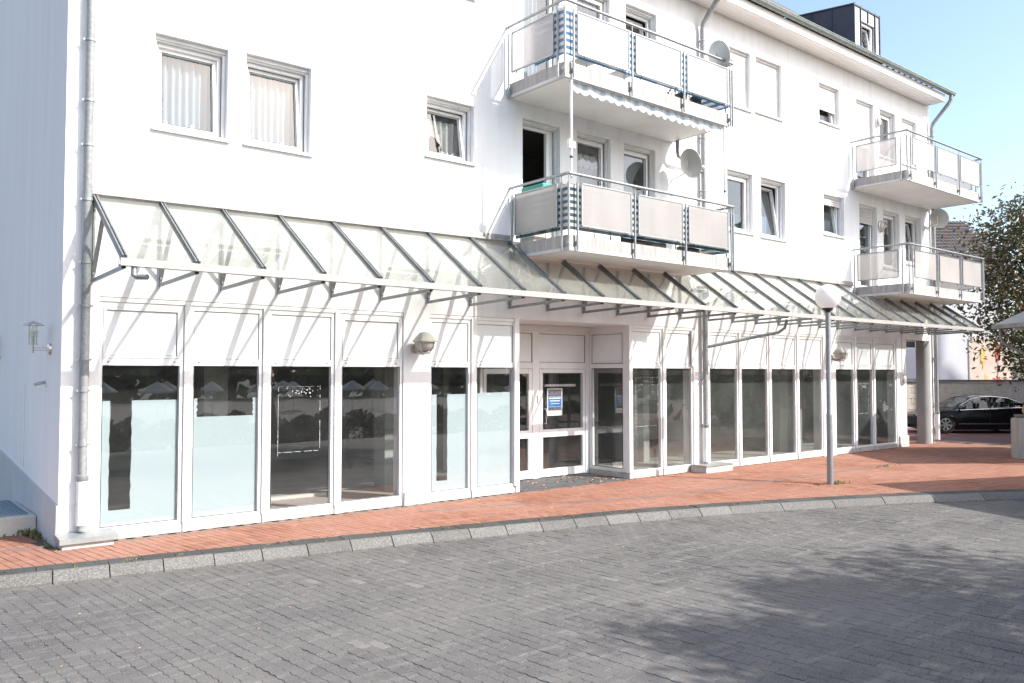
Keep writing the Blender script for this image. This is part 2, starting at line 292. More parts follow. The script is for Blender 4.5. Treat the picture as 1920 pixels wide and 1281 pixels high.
# ------------------------------------------------------------------ mesh helpers
class MB:
    def __init__(s): s.v = []; s.f = []; s.t = []
    def poly(s, pts, tone=0.):
        b = len(s.v); s.v += [tuple(p) for p in pts]; s.f.append(tuple(range(b, b + len(pts)))); s.t.append(tone)
    def faces(s, pts, fs, tone=0.):
        b = len(s.v); s.v += [tuple(p) for p in pts]
        for f in fs: s.f.append(tuple(b + i for i in f)); s.t.append(tone)
    def box(s, x0, x1, y0, y1, z0, z1, tone=0.):
        p = [(x, y, z) for z in (z0, z1) for y in (y0, y1) for x in (x0, x1)]
        s.faces(p, [(0, 2, 3, 1), (4, 5, 7, 6), (0, 1, 5, 4), (2, 6, 7, 3), (0, 4, 6, 2), (1, 3, 7, 5)], tone)
    def bar(s, a, b, w, h, up=(0, 0, 1)):
        a, b = Vector(a), Vector(b); d = (b - a).normalized(); u = Vector(up)
        r = d.cross(u)
        if r.length < 1e-4: r = d.cross(Vector((1, 0, 0)))
        r.normalize(); u = r.cross(d)
        p = []
        for q in (a, b):
            for su in (-1, 1):
                for sr in (-1, 1): p.append(q + r * sr * w / 2 + u * su * h / 2)
        s.faces(p, [(0, 1, 3, 2), (4, 6, 7, 5), (0, 4, 5, 1), (2, 3, 7, 6), (0, 2, 6, 4), (1, 5, 7, 3)])
    def tube(s, pts, r, n=10, cap=True):
        pts = [Vector(p) for p in pts]; k = len(pts)
        rs = r if isinstance(r, (list, tuple)) else [r] * k
        b = len(s.v); ref = None
        for i, p in enumerate(pts):
            d = (pts[min(i + 1, k - 1)] - pts[max(i - 1, 0)]).normalized()
            if ref is None: ref = Vector((0, 0, 1)) if abs(d.z) < .9 else Vector((1, 0, 0))
            u = d.cross(ref)
            if u.length < 1e-4: u = d.cross(Vector((0, 1, 0)))
            u.normalize(); w = d.cross(u); ref = w.cross(d) if False else ref
            for j in range(n):
                a = 2 * math.pi * j / n; s.v.append(tuple(p + (u * math.cos(a) + w * math.sin(a)) * rs[i]))
        for i in range(k - 1):
            for j in range(n):
                j2 = (j + 1) % n
                s.f.append((b + i * n + j, b + i * n + j2, b + (i + 1) * n + j2, b + (i + 1) * n + j)); s.t.append(0.)
        if cap:
            s.f.append(tuple(b + j for j in range(n))[::-1]); s.t.append(0.)
            s.f.append(tuple(b + (k - 1) * n + j for j in range(n))); s.t.append(0.)
    def lathe(s, prof, c=(0, 0, 0), axis=(0, 0, 1), n=20):
        """prof: list of (r, h) along axis"""
        ax = Vector(axis).normalized(); ref = Vector((0, 0, 1)) if abs(ax.z) < .9 else Vector((1, 0, 0))
        u = ax.cross(ref).normalized(); w = ax.cross(u); c = Vector(c); b = len(s.v)
        for (r, h) in prof:
            for j in range(n):
                a = 2 * math.pi * j / n; s.v.append(tuple(c + ax * h + (u * math.cos(a) + w * math.sin(a)) * max(r, 1e-4)))
        for i in range(len(prof) - 1):
            for j in range(n):
                j2 = (j + 1) % n
                s.f.append((b + i * n + j, b + i * n + j2, b + (i + 1) * n + j2, b + (i + 1) * n + j)); s.t.append(0.)
    def sphere(s, c, r, n=20, m=12, zs=1.):
        s.lathe([(r * math.sin(math.pi * i / m), -r * zs * math.cos(math.pi * i / m)) for i in range(m + 1)], c, n=n)
    def grid(s, fn, nu, nv):
        b = len(s.v)
        for j in range(nv + 1):
            for i in range(nu + 1): s.v.append(tuple(fn(i / nu, j / nv)))
        for j in range(nv):
            for i in range(nu):
                a = b + j * (nu + 1) + i; s.f.append((a, a + 1, a + nu + 2, a + nu + 1)); s.t.append(0.)
    def prism(s, poly2, y0, y1, plane='xz'):
        n = len(poly2)
        if plane == 'xz': A = [(p[0], y0, p[1]) for p in poly2]; B = [(p[0], y1, p[1]) for p in poly2]
        elif plane == 'yz': A = [(y0, p[0], p[1]) for p in poly2]; B = [(y1, p[0], p[1]) for p in poly2]
        else: A = [(p[0], p[1], y0) for p in poly2]; B = [(p[0], p[1], y1) for p in poly2]
        s.faces(A + B, [tuple(range(n))[::-1], tuple(range(n, 2 * n))] + [(i, (i + 1) % n, n + (i + 1) % n, n + i) for i in range(n)])
    def mesh(s, name, mat, smooth=False, tone=False):
        me = bpy.data.meshes.new(name); me.from_pydata(s.v, [], s.f); me.materials.append(mat)
        if tone:
            a = me.attributes.new('tone', 'FLOAT', 'FACE'); a.data.foreach_set('value', s.t)
        if smooth:
            me.polygons.foreach_set('use_smooth', [True] * len(me.polygons))
            try: me.set_sharp_from_angle(angle=R_(40))
            except Exception: pass
        me.update(); return me
    def build(s, name, mat, parent=None, smooth=False, tone=False, bevel=0., recalc=False):
        o = bpy.data.objects.new(name, s.mesh(name, mat, smooth, tone)); COL.objects.link(o)
        if parent: attach(o, parent)
        if bevel:
            b = o.modifiers.new('bevel', 'BEVEL'); b.width = bevel; b.segments = 2; b.limit_method = 'ANGLE'
        return o
def attach(o, parent):
    o.parent = parent
    if parent.type == 'EMPTY': o.matrix_parent_inverse = Matrix.LocRotScale(parent.location, parent.rotation_euler, None).inverted()
def tag(o, label, cat, group=None, kind=None):
    o['label'] = label; o['category'] = cat
    if group: o['group'] = group
    if kind: o['kind'] = kind
    return o
def thing(name, label, cat, loc=(0, 0, 0), group=None, rz=0):
    o = bpy.data.objects.new(name, None); COL.objects.link(o); o.location = loc; o.rotation_euler = (0, 0, rz); o.empty_display_size = .3
    return tag(o, label, cat, group)
def struct(o): o['kind'] = 'structure'; return o
def copy_tree(o, parent=None, delta=None):
    c = o.copy(); COL.objects.link(c)
    if parent: c.parent = parent
    for ch in list(o.children): copy_tree(ch, c)
    return c
def Box(name, mat, parent, *b, bevel=0.):
    m = MB(); m.box(*b); return m.build(name, mat, parent, bevel=bevel)

# ------------------------------------------------------------------ ground, street, pavement, kerb
KERB = [(-14, .35), (-6, -.55), (-1, -1.12), (1.47, -1.42), (2.42, -1.57), (3.99, -1.84), (5.13, -2.03), (6.98, -2.40), (10.06, -3.08), (12.28, -3.80), (15.04, -4.93), (16.62, -5.78), (19, -7.15), (22, -9.0), (27, -12.6), (33, -17.5), (40, -24)]
def kerb_y(x):
    for (a, b) in zip(KERB, KERB[1:]):
        if a[0] <= x <= b[0]: return a[1] + (b[1] - a[1]) * (x - a[0]) / (b[0] - a[0])
    return -99
def smooth_kerb():
    # resample by arc length with light smoothing
    xs = [-14 + i * .05 for i in range(int(54 / .05))]; ys = [kerb_y(x) for x in xs]
    k = 16; ys2 = []
    for i in range(len(xs)):
        w = ys[max(0, i - k):i + k + 1]; ys2.append(sum(w) / len(w))
    return list(zip(xs, ys2))
KC = smooth_kerb()
def kerb_at(x):
    i = int((x + 14) / .05); i = max(0, min(len(KC) - 1, i)); return KC[i][1]
gm = MB()   # one big sheet; the square behind the camera dips
gx = [-400, -120, -40, -10, 10, 30, 60, 120, 400]; gy = [-400, -120, -60, -30, -24, -19, -14, 0, 30, 120, 400]
def gz(y): return -.2 if y >= -14 else (-.2 - min(1., (-14 - y) / 10) * 1.1)
gm.grid(lambda u, v: (gx[round(u * (len(gx) - 1))], gy[round(v * (len(gy) - 1))], gz(gy[round(v * (len(gy) - 1))])), len(gx) - 1, len(gy) - 1)
struct(gm.build('ground', M['ground']))
sm = MB()   # street bed under the pavers
for (a, b) in zip(KC[::10], KC[10::10]):
    sm.poly([(a[0], max(-14.2, -14.2), -.137), (b[0], -14.2, -.137), (b[0], max(b[1] + .1, -14.19), -.137), (a[0], max(a[1] + .1, -14.19), -.137)])
street = struct(sm.build('street', M['joint']))
from mathutils import noise as mnoise
sb = MB(); nu, nv = 300, 150
def bed(u, v):
    x = -1.5 + 21 * u; y = kerb_at(x) + .09 - (9.2 - .1 * x) * v
    h = mnoise.noise(Vector((x * .9, y * 1.5, 3))) * .6 + mnoise.noise(Vector((x * 3.1, y * 6.2, 7))) * .5 + mnoise.noise(Vector((x * 9, y * 9, 1))) * .25
    return (x, y, min(-.1208, -.1240 + .0046 * h))
sb.grid(bed, nu, nv); o = sb.build('joint_sand', M['joint'], street, smooth=True)
pm = MB()
for (a, b) in zip(KC[::10], KC[10::10]):
    if a[0] > 27.55: break
    pm.poly([(a[0], a[1] + .12, -.016), (b[0], b[1] + .12, -.016), (b[0], 12, -.016), (a[0], 12, -.016)])
pavement = struct(pm.build('pavement', M['brickjoint']))
rm = MB(); rm.box(27.6, 60, -30, 30, -.30, -.12)
road = struct(rm.build('side_road', M['roadred']))
fR = Vector((.635, .772)); rR = Vector((.772, -.635))
def pix(x, y, z):
    v = Vector((x, y, z)) - CAM; cp, sp_ = math.cos(R_(2.17)), math.sin(R_(2.17))
    h = v.x * .6353 + v.y * .7723; r = v.x * .7723 - v.y * .6353
    d = h * cp + v.z * sp_; u = -h * sp_ + v.z * cp
    if d < .2: return None
    return (960 + 1566 * r / d, 640.5 - 1566 * u / d, d)

# --- street pavers: wave-edged stones, columns along v (across the street), laid half-bond
PA = R_(4.); pu = Vector((math.cos(PA), math.sin(PA))); pv = Vector((-pu.y, pu.x))
PW, PL = .116, .228
def paver_mesh(mb, cx, cy, z, ang, tone, seed, local=False):
    rnd = random.Random(seed)
    wav = [0, .008, 0, -.008, 0, .008, 0, -.008, 0]        # shared zig-zag, so neighbours interlock
    hw, hl = PW / 2 - .0019, PL / 2 - .002
    out = []
    k = len(wav) - 1
    for i in range(k + 1): out.append((hw + wav[i], -hl + 2 * hl * i / k))
    for i in (1, 2): out.append((hw - 2 * hw * i / 3, hl + (.006 if i == 1 else -.006)))
    for i in range(k, -1, -1): out.append((-hw + wav[i], -hl + 2 * hl * i / k))
    for i in (2, 1): out.append((hw - 2 * hw * i / 3, -hl + (.006 if i == 1 else -.006)))
    n = len(out); ca, sa = math.cos(ang), math.sin(ang)
    tx, ty = rnd.uniform(-.012, .012), rnd.uniform(-.01, .01); dz = rnd.uniform(-.003, .0025)
    def P(p, zz, s=1.):
        x, y = p[0] * s, p[1] * s
        h = zz + dz + x * tx + y * ty
        return (cx + x * ca - y * sa, cy + x * sa + y * ca, z + h)
    top = [P(p, 0, .962) for p in out]; mid = [P(p, -.0045) for p in out]; bot = [P(p, -.03) for p in out]
    b = len(mb.v); mb.v += top + mid + bot
    mb.f.append(tuple(range(b, b + n))); mb.t.append(tone)
    for r in (0, 1):
        for i in range(n):
            j = (i + 1) % n
            mb.f.append((b + r * n + i, b + (r + 1) * n + i, b + (r + 1) * n + j, b + r * n + j)); mb.t.append(tone)
cells = []
for i in range(-40, 280):
    for j in range(-80, 25):
        off = (j + (.5 if i % 2 else 0)) * PL
        c = pu * (i * PW) + pv * off
        x, y = c.x, c.y
        if x < -2 or x > 30 or y < -13.6: continue
        ky = kerb_at(x)
        if y > ky - .02: continue
        q = pix(x, y, -.12)
        if not q or q[0] < -260 or q[0] > 2180 or q[1] > 1430: continue
        inframe = -10 < q[0] < 1930 and q[1] < 1300
        cells.append((inframe, q[2], x, y, i, j))
cells.sort(key=lambda c: (not c[0], c[1]))
pale = set()      # replaced, paler stones
for (px_, py_) in [(3.59, -5.36), (3.66, -5.51), (4.96, -4.04), (4.52, -3.44), (5.39, -2.91), (4.16, -3.23), (10.74, -5.51), (12.06, -6.5), (12.29, -6.92), (6.7, -5.08)]:
    pale.add(min(range(len(cells)), key=lambda k: (cells[k][2] - px_) ** 2 + (cells[k][3] - py_) ** 2))
variants = []
for k in range(6):
    mb = MB(); paver_mesh(mb, 0, 0, 0, PA, 0., 100 + k); variants.append(mb.mesh('paver', M['paver']))
rest = MB()
for k, (fr, d, x, y, i, j) in enumerate(cells):
    tone = .97 if k in pale else random.random() ** 1.5 * .85
    if k < 300:
        o = bpy.data.objects.new('paver', variants[k % 6]); COL.objects.link(o); o.parent = street
        o.location = (x, y, -.12 + random.uniform(-.002, .002)); o.rotation_euler = (0, 0, random.uniform(-.012, .012)); o['tone'] = tone
    else: paver_mesh(rest, x, y, -.12, PA + random.uniform(-.012, .012), tone, k)
o = rest.build('pavers', M['paver'], street, tone=True); o['kind'] = 'stuff'

# --- clinker bricks of the pavement, stretchers at right angles to the kerb
BA = R_(8.); bu = Vector((math.cos(BA), math.sin(BA))); bv = Vector((-bu.y, bu.x))
BW, BL = .103, .205
def brick_mesh(mb, cx, cy, z, ang, tone, seed):
    rnd = random.Random(seed); hw, hl = BW / 2 - .003, BL / 2 - .003; ca, sa = math.cos(ang), math.sin(ang)
    tx, ty, dz = rnd.uniform(-.012, .012), rnd.uniform(-.008, .008), rnd.uniform(-.0015, .0015)
    def P(x, y, zz): return (cx + x * ca - y * sa, cy + x * sa + y * ca, z + zz + dz + x * tx + y * ty)
    p = []
    for (e, zz) in ((.003, 0), (0, -.003), (0, -.025)):
        p += [P(-hw + e, -hl + e, zz), P(hw - e, -hl + e, zz), P(hw - e, hl - e, zz), P(-hw + e, hl - e, zz)]
    f = [(0, 1, 2, 3)] + [(r * 4 + i, (r + 1) * 4 + i, (r + 1) * 4 + (i + 1) % 4, r * 4 + (i + 1) % 4) for r in (0, 1) for i in range(4)]
    mb.faces(p, f, tone)
bc = []
for i in range(-60, 300):
    for j in range(-60, 60):
        c = bu * (i * BW) + bv * ((j + (.5 if i % 2 else 0)) * BL)
        x, y = c.x, c.y
        if x < -1.5 or x > 27.1: continue
        if y < kerb_at(x) + .40: continue
        if x > 2.1 and y > -.02 and not (9.6 < x < 12.8 and y < -.02) and not (x > 24.7 and y < 5): continue
        if x <= 2.1 and y > 1.15: continue
        q = pix(x, y, 0)
        if not q or q[0] < -260 or q[0] > 2120: continue
        bc.append(((-10 < q[0] < 1930), q[2], x, y))
bc.sort(key=lambda c: (not c[0], c[1]))
bvar = []
for k in range(6):
    mb = MB(); brick_mesh(mb, 0, 0, 0, BA, 0., 300 + k); bvar.append(mb.mesh('brick', M['brick']))
rest = MB()
for k, (fr, d, x, y) in enumerate(bc):
    tone = random.random() ** 1.2 * .88
    if k < 300:
        o = bpy.data.objects.new('brick', bvar[k % 6]); COL.objects.link(o); o.parent = pavement
        o.location = (x, y, random.uniform(-.0012, .0012)); o.rotation_euler = (0, 0, random.uniform(-.012, .012)); o['tone'] = tone
    else: brick_mesh(rest, x, y, 0, BA + random.uniform(-.01, .01), tone, k)
o = rest.build('bricks', M['brick'], pavement, tone=True); o['kind'] = 'stuff'

# --- kerb: every stone and every dark sett a piece
def walk(step_fn, x0, x1):
    """split the kerb curve by arc length"""
    out = []; acc = 0; cur = [p for p in KC if x0 <= p[0] <= x1]; st = cur[0]; L = step_fn(st[0]); seg = [st]
    for a, b in zip(cur, cur[1:]):
        acc += math.hypot(b[0] - a[0], b[1] - a[1]); seg.append(b)
        if acc >= L: out.append((seg[0], b)); seg = [b]; acc = 0; L = step_fn(b[0])
    return out
kroot = bpy.data.objects.new('kerb', None); COL.objects.link(kroot); struct(kroot)
def along(a, b, g):
    a, b = Vector(a), Vector(b); d = (b - a).normalized(); n = Vector((-d.y, d.x)); return a + d * g, b - d * g, n
for (a, b) in walk(lambda x: .545 if x < 10.8 else 1.0, -3, 30):
    A, B, n = along(a, b, .006); m = MB(); dz = random.uniform(-.004, .004); dn = random.uniform(-.004, .004)
    prof = [(.0 + dn, -.16), (.0 + dn, -.105), (.006 + dn, -.095), (.085, -.014), (.10, -.004), (.118, .0), (.15, .0), (.15, -.16)]
    pts = []
    for q in (A, B): pts += [(q.x + n.x * t, q.y + n.y * t, z + dz) for (t, z) in prof]
    k = len(prof); m.faces(pts, [tuple(range(k)), tuple(range(2 * k - 1, k - 1, -1))] + [(i, k + i, k + (i + 1) % k, (i + 1) % k) for i in range(k)])
    m.build('kerb_stone', M['kerb'], kroot)
for (a, b) in walk(lambda x: random.uniform(.29, .34), -3, 30):
    A, B, n = along(a, b, .0025); m = MB(); dz = random.uniform(-.003, .003)
    prof = [(.152, -.1), (.152, .0), (.157, .004), (.435, .005), (.44, .001), (.44, -.1)]
    pts = []
    for q in (A, B): pts += [(q.x + n.x * t, q.y + n.y * t, z + dz) for (t, z) in prof]
    k = len(prof); m.faces(pts, [tuple(range(k)), tuple(range(2 * k - 1, k - 1, -1))] + [(i, k + i, k + (i + 1) % k, (i + 1) % k) for i in range(k)])
    m.build('edge_sett', M['sett'], kroot)

# --- drainage channel crossing the pavement
DR = [(7.2, -.62), (8.6, -.95), (10.1, -1.62), (11.6, -2.02), (15.6, -2.04), (19.0, -2.02), (22.2, -1.85), (23.6, -1.8)]
dr = MB()
for a, b in zip(DR, DR[1:]):
    A, B = Vector(a), Vector(b); d = (B - A).normalized(); n = Vector((-d.y, d.x)) * .028
    L = (B - A).length; k = max(1, int(L / .5))
    for i in range(k):
        p, q = A + (B - A) * (i / k) + d * .004, A + (B - A) * ((i + 1) / k) - d * .004
        pts = [(p.x + n.x * s, p.y + n.y * s, z) for z in (-.01, .0062) for s in (-1, 1)] + [(q.x + n.x * s, q.y + n.y * s, z) for z in (-.01, .0062) for s in (-1, 1)]
        dr.faces(pts, [(0, 1, 3, 2), (4, 6, 7, 5), (0, 4, 5, 1), (2, 3, 7, 6), (0, 2, 6, 4), (1, 5, 7, 3)])
struct(dr.build('drain_channel', M['drain']))
struct(Box('building_edge_strip', M['drain'], None, 2.9, 9.6, -.17, -.11, -.01, .005))
struct(Box('step_edge_strip', M['drain'], None, 1.6, 2.22, .10, .14, -.01, .006))

# ------------------------------------------------------------------ the apartment building
B = thing('apartment_building', 'long white rendered apartment building with glass canopy, balconies and empty shop front', 'building', (2.28, 0, 0))
X0, X1, ZT = 2.28, 26.42, 10.5
WIN = []      # (x0,x1,z0,z1,kind...)
def w(x0, x1, z0, z1, **k): WIN.append((x0, x1, z0, z1, k))
w(3.34, 4.34, 5.46, 6.76, tilt=4.2); w(4.60, 5.62, 5.47, 6.79, tilt=5.5); w(7.72, 8.71, 5.82, 6.84, tilt=8)
w(9.83, 10.77, 4.5, 6.86, door=True, opened=True); w(11.22, 12.16, 5.30, 6.88); w(12.55, 13.52, 5.30, 6.88)
w(16.02, 17.04, 5.47, 6.89); w(17.36, 18.42, 5.45, 6.90, tilt=8); w(20.19, 21.22, 5.82, 6.88, tilt=9, shutter=.14)
w(22.04, 23.03, 4.5, 6.85, door=True, shutter=.17); w(23.40, 24.37, 5.2, 6.84); w(24.73, 25.74, 5.42, 6.85, tilt=9)
w(3.34, 4.34, 8.42, 9.74); w(4.60, 5.62, 8.42, 9.76); w(7.72, 8.71, 8.76, 9.80)
w(9.83, 10.77, 7.45, 9.80, door=True); w(11.22, 12.16, 8.40, 9.80); w(12.62, 13.58, 8.40, 9.82, tilt=8)
w(16.02, 16.98, 8.42, 9.81, shutter=1.); w(17.20, 18.30, 8.46, 9.83, shutter=1.); w(20.04, 21.06, 8.79, 9.83, shutter=.58, tilt=7)
w(21.95, 22.95, 7.45, 9.80, door=True, shutter=.52); w(23.26, 24.22, 8.40, 9.78); w(24.60, 25.56, 8.40, 9.78, shutter=1.)
SHOP = [(2.71, 7.29), (7.80, 14.75), (15.31, 20.07), (20.68, 24.05), (24.62, 26.10)]
ZS = 3.14
openings = [(a, b, 0., ZS) for a, b in SHOP] + [(q[0], q[1], q[2], q[3]) for q in WIN]
fm = MB()
xs = sorted({X0, X1} | {v for o_ in openings for v in o_[:2]}); zs = sorted({-.1, ZT + .12} | {v for o_ in openings for v in o_[2:]})
DEP = .30
for xa, xb in zip(xs, xs[1:]):
    z = 0
    run = None
    for za, zb in zip(zs, zs[1:]):
        cx, cz = (xa + xb) / 2, (za + zb) / 2
        if any(a < cx < b and c < cz < d for a, b, c, d in openings) or (cz < 0 and any(a < cx < b for a, b in SHOP)): continue
        fm.poly([(xa, 0, za), (xb, 0, za), (xb, 0, zb), (xa, 0, zb)])
for a, b, c, d in openings:
    fm.poly([(a, 0, c), (a, 0, d), (a, DEP, d), (a, DEP, c)]); fm.poly([(b, 0, c), (b, DEP, c), (b, DEP, d), (b, 0, d)])
    fm.poly([(a, 0, d), (b, 0, d), (b, DEP, d), (a, DEP, d)])
    if c > .1: fm.poly([(a, 0, c), (a, DEP, c), (b, DEP, c), (b, 0, c)])
fm.build('front_wall', M['wall'], B)
em = MB(); em.poly([(X0, 0, -.1), (X0, 0, 10.6), (X0, 5, 14.8), (X0, 10, 10.6), (X0, 10, -.1)])
em.build('end_wall', M['endwall'], B)
em = MB()
em.poly([(X1, 0, ZS), (X1, 6, ZS), (X1, 6, -.1), (X1, 10, -.1), (X1, 10, 10.6), (X1, 5, 14.8), (X1, 0, 10.6)])
em.build('end_wall', M['wall'], B)
em = MB(); em.poly([(X0, 10, -.1), (X0, 10, 10.6), (X1, 10, 10.6), (X1, 10, -.1)]); em.build('rear_wall', M['wall'], B)
em = MB(); em.prism([(-.0, .5), (-.0, -.08), (10, -.08), (10, 1.4)], X0 - .022, X0 - .001, 'yz'); em.build('end_plinth', M['plinth'], B)
# passage corner
em = MB(); em.poly([(24.6, DEP, 0), (24.6, DEP, ZS), (24.6, 6, ZS), (24.6, 6, 0)]); em.poly([(24.6, 6, 0), (24.6, 6, ZS), (X1, 6, ZS), (X1, 6, 0)])
em.build('passage_wall', M['wall'], B)
Box('passage_ceiling', M['wall'], B, 24.6, X1 - .004, .004, 6, ZS + .003, ZS + .1)
Box('passage_beam', M['wall'], B, 26.11, X1 - .002, .02, .31, ZS - .02, ZS + .002)
pl = MB(); pl.lathe([(.20, 0.0), (.20, ZS)], (26.03, .14, 0), n=28); pl.build('column', M['column'], B, smooth=True)
Box('pier_base', M['basepanel'], B, 24.1, 24.64, -.05, .0, 0, .33, bevel=.006)
# interior shell
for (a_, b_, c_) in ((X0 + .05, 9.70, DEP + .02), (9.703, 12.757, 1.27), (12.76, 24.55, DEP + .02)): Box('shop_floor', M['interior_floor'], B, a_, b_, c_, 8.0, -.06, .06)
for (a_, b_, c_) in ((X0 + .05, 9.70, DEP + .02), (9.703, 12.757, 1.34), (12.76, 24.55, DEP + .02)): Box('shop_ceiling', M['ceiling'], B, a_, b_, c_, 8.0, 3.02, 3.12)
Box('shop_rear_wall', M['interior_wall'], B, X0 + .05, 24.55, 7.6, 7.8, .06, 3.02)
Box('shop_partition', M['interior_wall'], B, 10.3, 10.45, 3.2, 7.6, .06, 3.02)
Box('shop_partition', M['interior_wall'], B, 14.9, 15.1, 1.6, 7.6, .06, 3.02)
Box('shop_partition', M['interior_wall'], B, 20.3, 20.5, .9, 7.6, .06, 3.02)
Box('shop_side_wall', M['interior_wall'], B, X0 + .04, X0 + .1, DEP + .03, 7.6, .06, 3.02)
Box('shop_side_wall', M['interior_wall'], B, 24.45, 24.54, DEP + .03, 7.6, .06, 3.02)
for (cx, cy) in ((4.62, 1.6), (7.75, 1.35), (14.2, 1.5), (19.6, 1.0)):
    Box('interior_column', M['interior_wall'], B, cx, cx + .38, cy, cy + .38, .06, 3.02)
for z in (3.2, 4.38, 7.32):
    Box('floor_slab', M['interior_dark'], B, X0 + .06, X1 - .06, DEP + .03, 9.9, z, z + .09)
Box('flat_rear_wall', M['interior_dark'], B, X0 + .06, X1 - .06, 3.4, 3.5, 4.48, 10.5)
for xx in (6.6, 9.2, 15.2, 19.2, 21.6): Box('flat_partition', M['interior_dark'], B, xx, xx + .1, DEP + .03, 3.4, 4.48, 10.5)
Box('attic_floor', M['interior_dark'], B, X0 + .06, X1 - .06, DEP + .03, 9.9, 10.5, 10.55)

# ---- windows and balcony doors
def frame_ring(mb, x0, x1, z0, z1, wd, y0, y1, fn=None):
    """four bars; fn maps (x,y,z) for tilted sashes"""
    for (a, b, c, d) in ((x0, x0 + wd, z0, z1), (x1 - wd, x1, z0, z1), (x0 + wd, x1 - wd, z0, z0 + wd), (x0 + wd, x1 - wd, z1 - wd, z1)):
        i = len(mb.v); mb.box(a, b, y0, y1, c, d)
        if fn: mb.v[i:] = [fn(*p) for p in mb.v[i:]]
def window(x0, x1, z0, z1, tilt=0, shutter=0, door=False, opened=False):
    OY = .055; zt = z1 - .075
    class SB(MB):
        def build(s_, *a_, **k_): s_.v = [(x, y + OY, z) for x, y, z in s_.v]; return MB.build(s_, *a_, **k_)
    m = SB()
    frame_ring(m, x0 + .045, x1 - .045, z0 + .005, zt, .05, .115, .175)
    win = m.build('balcony_door' if door else 'window', M['frame'], B, bevel=.004)
    for (a, a2) in ((x0 + .004, x0 + .002), (x1 - .046, x1 - .025)):
        m = SB(); m.box(a, a + .042, .035, .08, z0 + .005, zt); m.box(a2, a2 + .023, .0795, .176, z0 + .005, zt); m.build('shutter_rail', M['whitemetal'], win)
    m = SB(); m.box(x0 + .002, x1 - .002, .05, .178, zt + .001, z1 - .002); m.box(x0 + .002, x1 - .002, .026, .048, zt + .02, z1 - .002)
    m.build('shutter_box', M['whitemetal'], win)
    sx0, sx1, sz0, sz1 = x0 + .088, x1 - .088, z0 + .05, zt - .044
    if tilt:
        t = R_(tilt)
        def fn(x, y, z): dz = z - sz0; dy = y - .10; return (x, .10 + dy * math.cos(t) + dz * math.sin(t), sz0 + dz * math.cos(t) - dy * math.sin(t))
    elif opened:
        m = SB(); m.box(sx1 - .10, sx1 - .01, .13, .20, sz0, sz1); m.build('leaf_edge', M['frame'], win); return win
    else: fn = None
    m = SB(); frame_ring(m, sx0, sx1, sz0, sz1, .062, .085, .155, fn); sash = m.build('sash', M['frame'], win, bevel=.004)
    m = SB(); m.poly([(sx0 + .06, .125, sz0 + .06), (sx1 - .06, .125, sz0 + .06), (sx1 - .06, .125, sz1 - .06), (sx0 + .06, .125, sz1 - .06)])
    if fn: m.v = [fn(*p) for p in m.v]
    m.build('pane', M['glass'], win)
    m = SB(); gx0, gx1, gz0, gz1 = sx0 + .058, sx1 - .058, sz0 + .058, sz1 - .058
    frame_ring(m, gx0, gx1, gz0, gz1, .008, .082, .088, fn); m.build('gasket', M['gasket'], win)
    if not door:
        m = MB(); m.prism([(-.055, z0 - .045), (-.055, z0 - .004), (.17, z0 + .014), (.17, z0 - .02), (-.03, z0 - .038), (-.03, z0 - .045)], x0 - .035, x1 + .035, 'yz')
        m.build('sill', M['whitemetal'], win)
    if shutter:
        zb = zt - (zt - z0 - .01) * shutter; m = SB(); k = max(2, int((zt - zb) / .052)); prof = []
        for i in range(k):
            a = zb + (zt - zb) * i / k; h = (zt - zb) / k
            prof += [(.062, a), (.052, a + h * .2), (.050, a + h * .5), (.054, a + h * .85), (.062, a + h * .97)]
        prof.append((.062, zt)); b = len(m.v)
        m.v += [(x, y, z) for (y, z) in prof for x in (x0 + .03, x1 - .03)]
        for i in range(len(prof) - 1): m.f.append((2 * i, 2 * i + 1, 2 * i + 3, 2 * i + 2)); m.t.append(0.)
        m.box(x0 + .03, x1 - .03, .045, .066, zb - .035, zb)
        m.build('roller_shutter', M['shutter'], win)
    return win
for (a, b, c, d, k) in WIN: window(a, b, c, d, **k)

